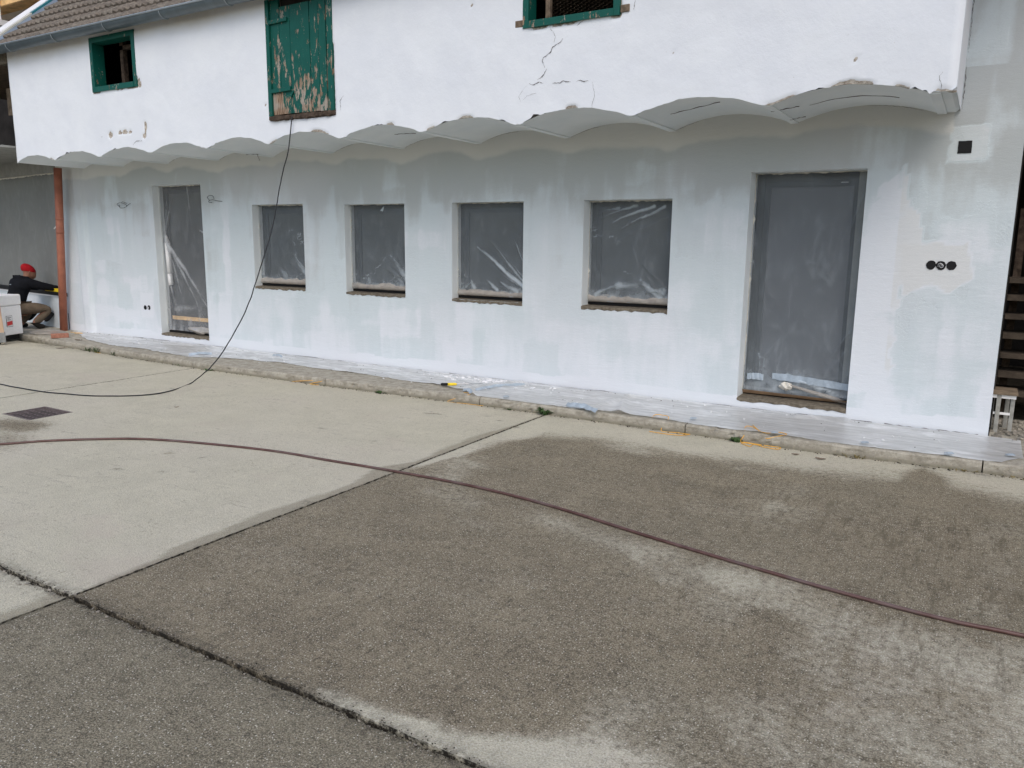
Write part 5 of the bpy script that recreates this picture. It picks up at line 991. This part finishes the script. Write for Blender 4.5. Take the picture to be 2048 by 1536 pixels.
b=MB(); b.obox((.02,.02,.115),ax*1.2,ay*1.2,(0,0,.075)); b.build('metal_shoe',plain('galvanised_shoe',(.26,.27,.27),.5,.4,.4,.15),po,bevel=.004)
b=MB(); b.tube([(-.03,-.015,.045),(.01,-.035,.045)],.042,16); b.build('wheel',M['black'],po,True)

# ------------------------------------------------------------------ crouching worker
wk=empty('person',(-13.67,-.30,.10)); O=Vector((-13.67,-.30,.10)); tag(wk,"person crouching at the window sill in red beanie, black hoodie and khaki work trousers",'person')
def skin(name,joints,edges,mat,root=0,sub=2):
    me=bpy.data.meshes.new(name); me.from_pydata([tuple(Vector(j[:3])-O) for j in joints],edges,[]); o=bpy.data.objects.new(name,me); COL.objects.link(o); o.parent=wk; me.materials.append(mat)
    sm=o.modifiers.new('skin','SKIN'); lay=me.skin_vertices[0].data
    for i,j in enumerate(joints): r=j[3] if len(j)>3 else .05; lay[i].radius=(r,j[4] if len(j)>4 else r); lay[i].use_root=(i==root)
    sm.use_smooth_shade=True; s2=o.modifiers.new('sub','SUBSURF'); s2.levels=sub; s2.render_levels=sub; return o
LX,LY=.985,.17
def J(x,y,z,r,lat=0,r2=None): return (x+LX*lat,y+LY*lat,z,r,r2 or r)
hipc=(-13.73,-.40,.47)
body=[J(*hipc,.13),J(-13.72,-.37,.60,.12),J(-13.70,-.33,.74,.13),J(-13.69,-.29,.86,.11),J(-13.68,-.23,.925,.052),J(-13.675,-.20,.965,.05),J(-13.67,-.175,1.02,.085),J(-13.665,-.165,1.07,.085),
 J(-13.69,-.27,.86,.065,.17),J(-13.64,-.10,.80,.045,.22),J(-13.62,.06,.765,.033,.25),J(-13.60,.13,.76,.028,.27),
 J(-13.69,-.27,.86,.065,-.17),J(-13.70,-.08,.80,.045,-.20),J(-13.68,.06,.765,.033,-.16),J(-13.66,.12,.76,.028,-.14),
 J(-13.73,-.38,.43,.095,.10),J(-13.68,-.02,.42,.06,.20),J(-13.70,-.25,.20,.045,.15),J(-13.69,-.20,.14,.04,.15),
 J(-13.73,-.38,.43,.095,-.10),J(-13.74,-.04,.43,.06,-.18),J(-13.76,-.25,.20,.045,-.12),J(-13.76,-.20,.14,.04,-.12)]
be=[(0,1),(1,2),(2,3),(3,4),(4,5),(5,6),(6,7),(3,8),(8,9),(9,10),(10,11),(3,12),(12,13),(13,14),(14,15),(0,16),(16,17),(17,18),(18,19),(0,20),(20,21),(21,22),(22,23)]
bo=skin('body',body,be,M['skin'])
# face details, head turned towards the wall and slightly right
b=MB(); hc=Vector((-13.667,-.17,1.05))-O; fw=Vector((.25,.95,-.22)).normalized(); rt=fw.cross(Vector((0,0,1))).normalized(); up=rt.cross(fw)
b.tube([hc+fw*.082+up*.012,hc+fw*.108-up*.012,hc+fw*.088-up*.03],[.008,.014,.008],8); b.build('nose',M['skin'],wk,True)
for s_ in(-1,1):
    b=MB(); c=hc+rt*s_*.084+up*-.01; b.tube([c-up*.026,c+up*.0-fw*.006,c+up*.026],[.008,.014,.008],8); b.build('ear',M['skin'],wk,True)
    b=MB(); c=hc+rt*s_*.03+fw*.080+up*.01; b.tube([c-rt*.01,c,c+rt*.01],[.003,.007,.003],6); b.build('eye',M['white'],wk,True)
b=MB(); c=hc+fw*.082-up*.045; b.tube([c-rt*.022,c+fw*.004,c+rt*.022],[.003,.006,.003],6); b.build('mouth',plain('lips',(.22,.08,.07),.5,.3),wk,True)
# hands: palm and five bent fingers resting on the level
for s_,wr in ((1,Vector(body[11][:3])-O),(-1,Vector(body[15][:3])-O)):
    f=Vector((.1,.99,-.05)).normalized(); l=Vector((.99,-.1,0))
    b=MB(); b.obox(wr+f*.045-Vector((0,0,.004)),f*.045,l*.038,(0,0,.012)); 
    for k in range(4):
        p=wr+f*.088+l*(-.028+.019*k); ln=(.062,.072,.068,.052)[k]; b.tube([p,p+f*ln*.5+Vector((0,0,.004)),p+f*ln*.85-Vector((0,0,.010)),p+f*ln*.95-Vector((0,0,.022))],[.009,.0085,.008,.006],6)
    p=wr+f*.03-l*s_*.036; b.tube([p,p+f*.025-l*s_*.025,p+f*.055-l*s_*.03-Vector((0,0,.01))],[.011,.010,.007],6)
    b.build('hand',M['skin'],wk,True)
hood=[J(-13.73,-.40,.515,.172),J(-13.715,-.36,.66,.155),J(-13.70,-.33,.77,.165),J(-13.69,-.29,.875,.13),J(-13.68,-.245,.925,.085),
 J(-13.69,-.27,.862,.085,.17),J(-13.64,-.10,.80,.068,.22),J(-13.62,.05,.768,.052,.25),J(-13.61,.10,.765,.044,.26),
 J(-13.69,-.27,.862,.085,-.17),J(-13.70,-.08,.80,.068,-.20),J(-13.68,.05,.768,.052,-.16),J(-13.67,.10,.765,.044,-.15)]
ho=skin('hoodie',hood,[(0,1),(1,2),(2,3),(3,4),(3,5),(5,6),(6,7),(7,8),(3,9),(9,10),(10,11),(11,12)],M['hoodie'])
hd=skin('hood',[J(-13.70,-.31,.93,.055,-.06),J(-13.70,-.325,.925,.06,0),J(-13.70,-.30,.93,.055,.06),J(-13.68,-.22,.93,.035,.10)],[(0,1),(1,2),(2,3)],M['hoodie'],1)
tr=[J(-13.735,-.40,.49,.15),J(-13.73,-.39,.44,.115,.10),J(-13.68,-.16,.44,.098,.16),J(-13.68,.0,.42,.082,.20),J(-13.69,-.10,.32,.072,.18),J(-13.705,-.25,.175,.060,.15),
 J(-13.73,-.39,.44,.115,-.10),J(-13.73,-.16,.44,.098,-.15),J(-13.74,-.02,.43,.082,-.18),J(-13.75,-.10,.32,.072,-.15),J(-13.765,-.25,.175,.060,-.12)]
skin('trousers',tr,[(0,1),(1,2),(2,3),(3,4),(4,5),(0,6),(6,7),(7,8),(8,9),(9,10)],M['trousers'])
for lat,xo in ((.19,-13.685),(-.165,-13.745)):
    skin('knee_pad',[J(xo,.035,.36,.045,lat),J(xo,-.03,.29,.055,lat),J(xo,-.12,.225,.045,lat)],[(0,1),(1,2)],M['black'],1)
    skin('boot',[J(xo-.01,-.25,.20,.056,lat-.03),J(xo-.01,-.25,.145,.058,lat-.03),J(xo-.005,-.16,.135,.045,lat-.02),J(xo,-.09,.130,.036,lat-.02)],[(0,1),(1,2),(2,3)],M['boot'],1)
b=MB(); b.obox(Vector((-13.49,-.10,.235))-O,(.004,0,0),(0,.012,.012),(0,-.004,.022)); b.build('reflective_tab',M['white'],wk)
U,V=np.meshgrid(np.linspace(0,2*math.pi,25),np.linspace(0,math.pi*.60,14),indexing='ij'); hx_=np.sin(V)*np.cos(U); hy_=np.sin(V)*np.sin(U); hz_=np.cos(V); ax3=[Vector((1,0,0)),Vector((0,.97,-.2)),Vector((0,-.2,.97))]
Pb=[[Vector((-13.668,-.17,1.072))-O+ax3[0]*hx_[i,j]*(.099+.003*math.sin(i*2.1))+ax3[1]*hy_[i,j]*.112+ax3[2]*hz_[i,j]*.108 for j in range(14)] for i in range(25)]; Pb=np.array(Pb); grid_np(Pb[:,:,0],Pb[:,:,1],Pb[:,:,2]).build('beanie',M['red'],wk,True)
U,V=np.meshgrid(np.linspace(0,2*math.pi,25),np.linspace(0,math.pi,14),indexing='ij'); Pb=np.array([[Vector((-13.667,-.155,1.035))-O+ax3[0]*math.sin(V[i,j])*math.cos(U[i,j])*.082+ax3[1]*math.sin(V[i,j])*math.sin(U[i,j])*.098+ax3[2]*math.cos(V[i,j])*.12 for j in range(14)] for i in range(25)]); fh=grid_np(Pb[:,:,0],Pb[:,:,1],Pb[:,:,2]).build('head',M['skin'],wk,True)
# faint lines of pale lettering on the back (unreadable at this distance)
rn=random.Random(3); nb=Vector((.55,-.83,.10)).normalized(); rr=Vector((.83,.55,0)).normalized(); uu=nb.cross(rr)*-1
tx=MB(); base=Vector((-13.70,-.33,.76))-O
for r_,(w_,dz) in enumerate(((.15,.07),(.03,.045),(.13,.02),(.02,0),(.12,-.03),(.02,-.06),(.13,-.085))):
    x=-w_/2
    while x<w_/2: l=rn.uniform(.010,.018); tx.obox(base+nb*.118+rr*(x*.85+l/2-.02)+Vector((0,0,1))*dz+nb*(-.02*abs(dz)/.08)-nb*.5*(x**2),rr*l*.38,nb*.012,Vector((0,0,1))*.006); x+=l*1.15
tx.build('back_print',M['tape'],wk)

# ------------------------------------------------------------------ barn opening at the right edge
barn=empty('open_barn',(3,3,0)); tag(barn,'dark open barn beyond the right end of the primed wall, full of timber','barn')
def bpart(b,name,mat,**k): o=b.build(name,mat,None,**k); o.parent=barn; o.matrix_parent_inverse=Matrix.Translation(-barn.location); return o
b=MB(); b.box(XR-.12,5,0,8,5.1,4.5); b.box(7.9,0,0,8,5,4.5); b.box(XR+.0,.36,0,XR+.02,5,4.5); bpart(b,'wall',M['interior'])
b=MB(); b.box(XR,-.8,4.4,8.2,5.2,4.6); bpart(b,'roof',M['wood_old'])
b=MB(); b.box(XR+.005,.05,2.75,8,.30,4.4); bpart(b,'lintel_wall',M['barnwood'])
b=MB(); b.box(XR+.02,.36,-.02,8,5,.06); bpart(b,'floor',M['mortar'])
M['rackwood']=plain('shade_dark_board',(.065,.052,.04),.9,.2,0,.3,9,.3)  # boards darkened in colour to read as barn shade where sun enters
rk=empty('timber_rack',(1.2,.75,.06)); tag(rk,'dark wooden rack of horizontal boards inside the open barn','rack')
for k,z in enumerate((.30,.46,.63,.80,.97,1.13,1.28)):
    b=MB(); b.box(-1.0,-.06-.0*k,z-.02,1.4,.28,z+.025+.006*(k%2)); b.build('shelf_board',M['rackwood'],rk,bevel=.003)
for x in (-.97,.2,1.35): b=MB(); b.box(x,.29,0,x+.06,.36,1.9); b.build('post',M['wood_dark'],rk)
st=empty('white_stool',(.29,.34,.06)); tag(st,'white painted wooden stool frame standing just inside the barn opening','stool')
for (x,y) in ((-.07,-.09),(.0,.14),(-.11,.12),(.03,-.06)):
    b=MB(); b.box(x-.016,y-.016,.0,x+.016,y+.016,.36); b.build('leg',plain('chipped_white_paint',(.30,.30,.28),.7,.25,0,.2,20),st,bevel=.003)
b=MB(); b.box(-.14,-.12,.36,.06,.17,.385); b.build('seat',M['barnwood'],st,bevel=.004)
b=MB(); b.box(-.12,-.10,.33,.05,-.085,.36); b.box(-.10,-.09,.19,.02,-.08,.21); b.build('rail',M['white'],st)
b=MB(); rn=random.Random(33)
for i in range(420): crumb(b,rn.uniform(.2,1.6),rn.uniform(-.05,.75),.10 if rn.random()<.0 else (.105),rn.uniform(.006,.022),rn)
o=b.build('barn_rubble',M['stone']); tag(o,'grey rubble and litter on the barn floor beyond the wall end','rubble',kind='stuff')

# ------------------------------------------------------------------ neighbouring house glimpsed at top left
nb_=empty('neighbour_house',(-18,3,0)); tag(nb_,'white neighbouring house with pine eaves behind the tiled roof at top left','building')
def npart(b,name,mat,**k): o=b.build(name,mat,None,**k); o.parent=nb_; o.matrix_parent_inverse=Matrix.Translation(-nb_.location); return o
b=MB(); b.box(-24,2.2,0,-14.4,8,6.4); npart(b,'wall',M['white'])
b=MB(); b.box(-24,1.3,5.92,-13.9,1.36,6.16); npart(b,'fascia',M['pine'])
for k in range(6): b=MB(); b.box(-24,1.362+k*.14,6.165+k*.004,-13.9,1.362+k*.14+.134,6.185+k*.004); npart(b,'eaves_board',M['pine'])
b=MB(); b.v=[(-24,1.2,6.22),(-13.8,1.2,6.22),(-13.8,5,8.6),(-24,5,8.6),(-24,8.9,6.2),(-13.8,8.9,6.2)]; b.f=[(0,1,2,3),(3,2,5,4)]; npart(b,'roof',M['tile'])
b=MB(); b.box(-16.72,1.15,5.62,-16.50,1.28,7.2); npart(b,'post',M['white'],bevel=.006)
b=MB(); b.box(-16.9,1.05,5.52,-16.3,2.2,5.62); npart(b,'post_bracket',M['white'])
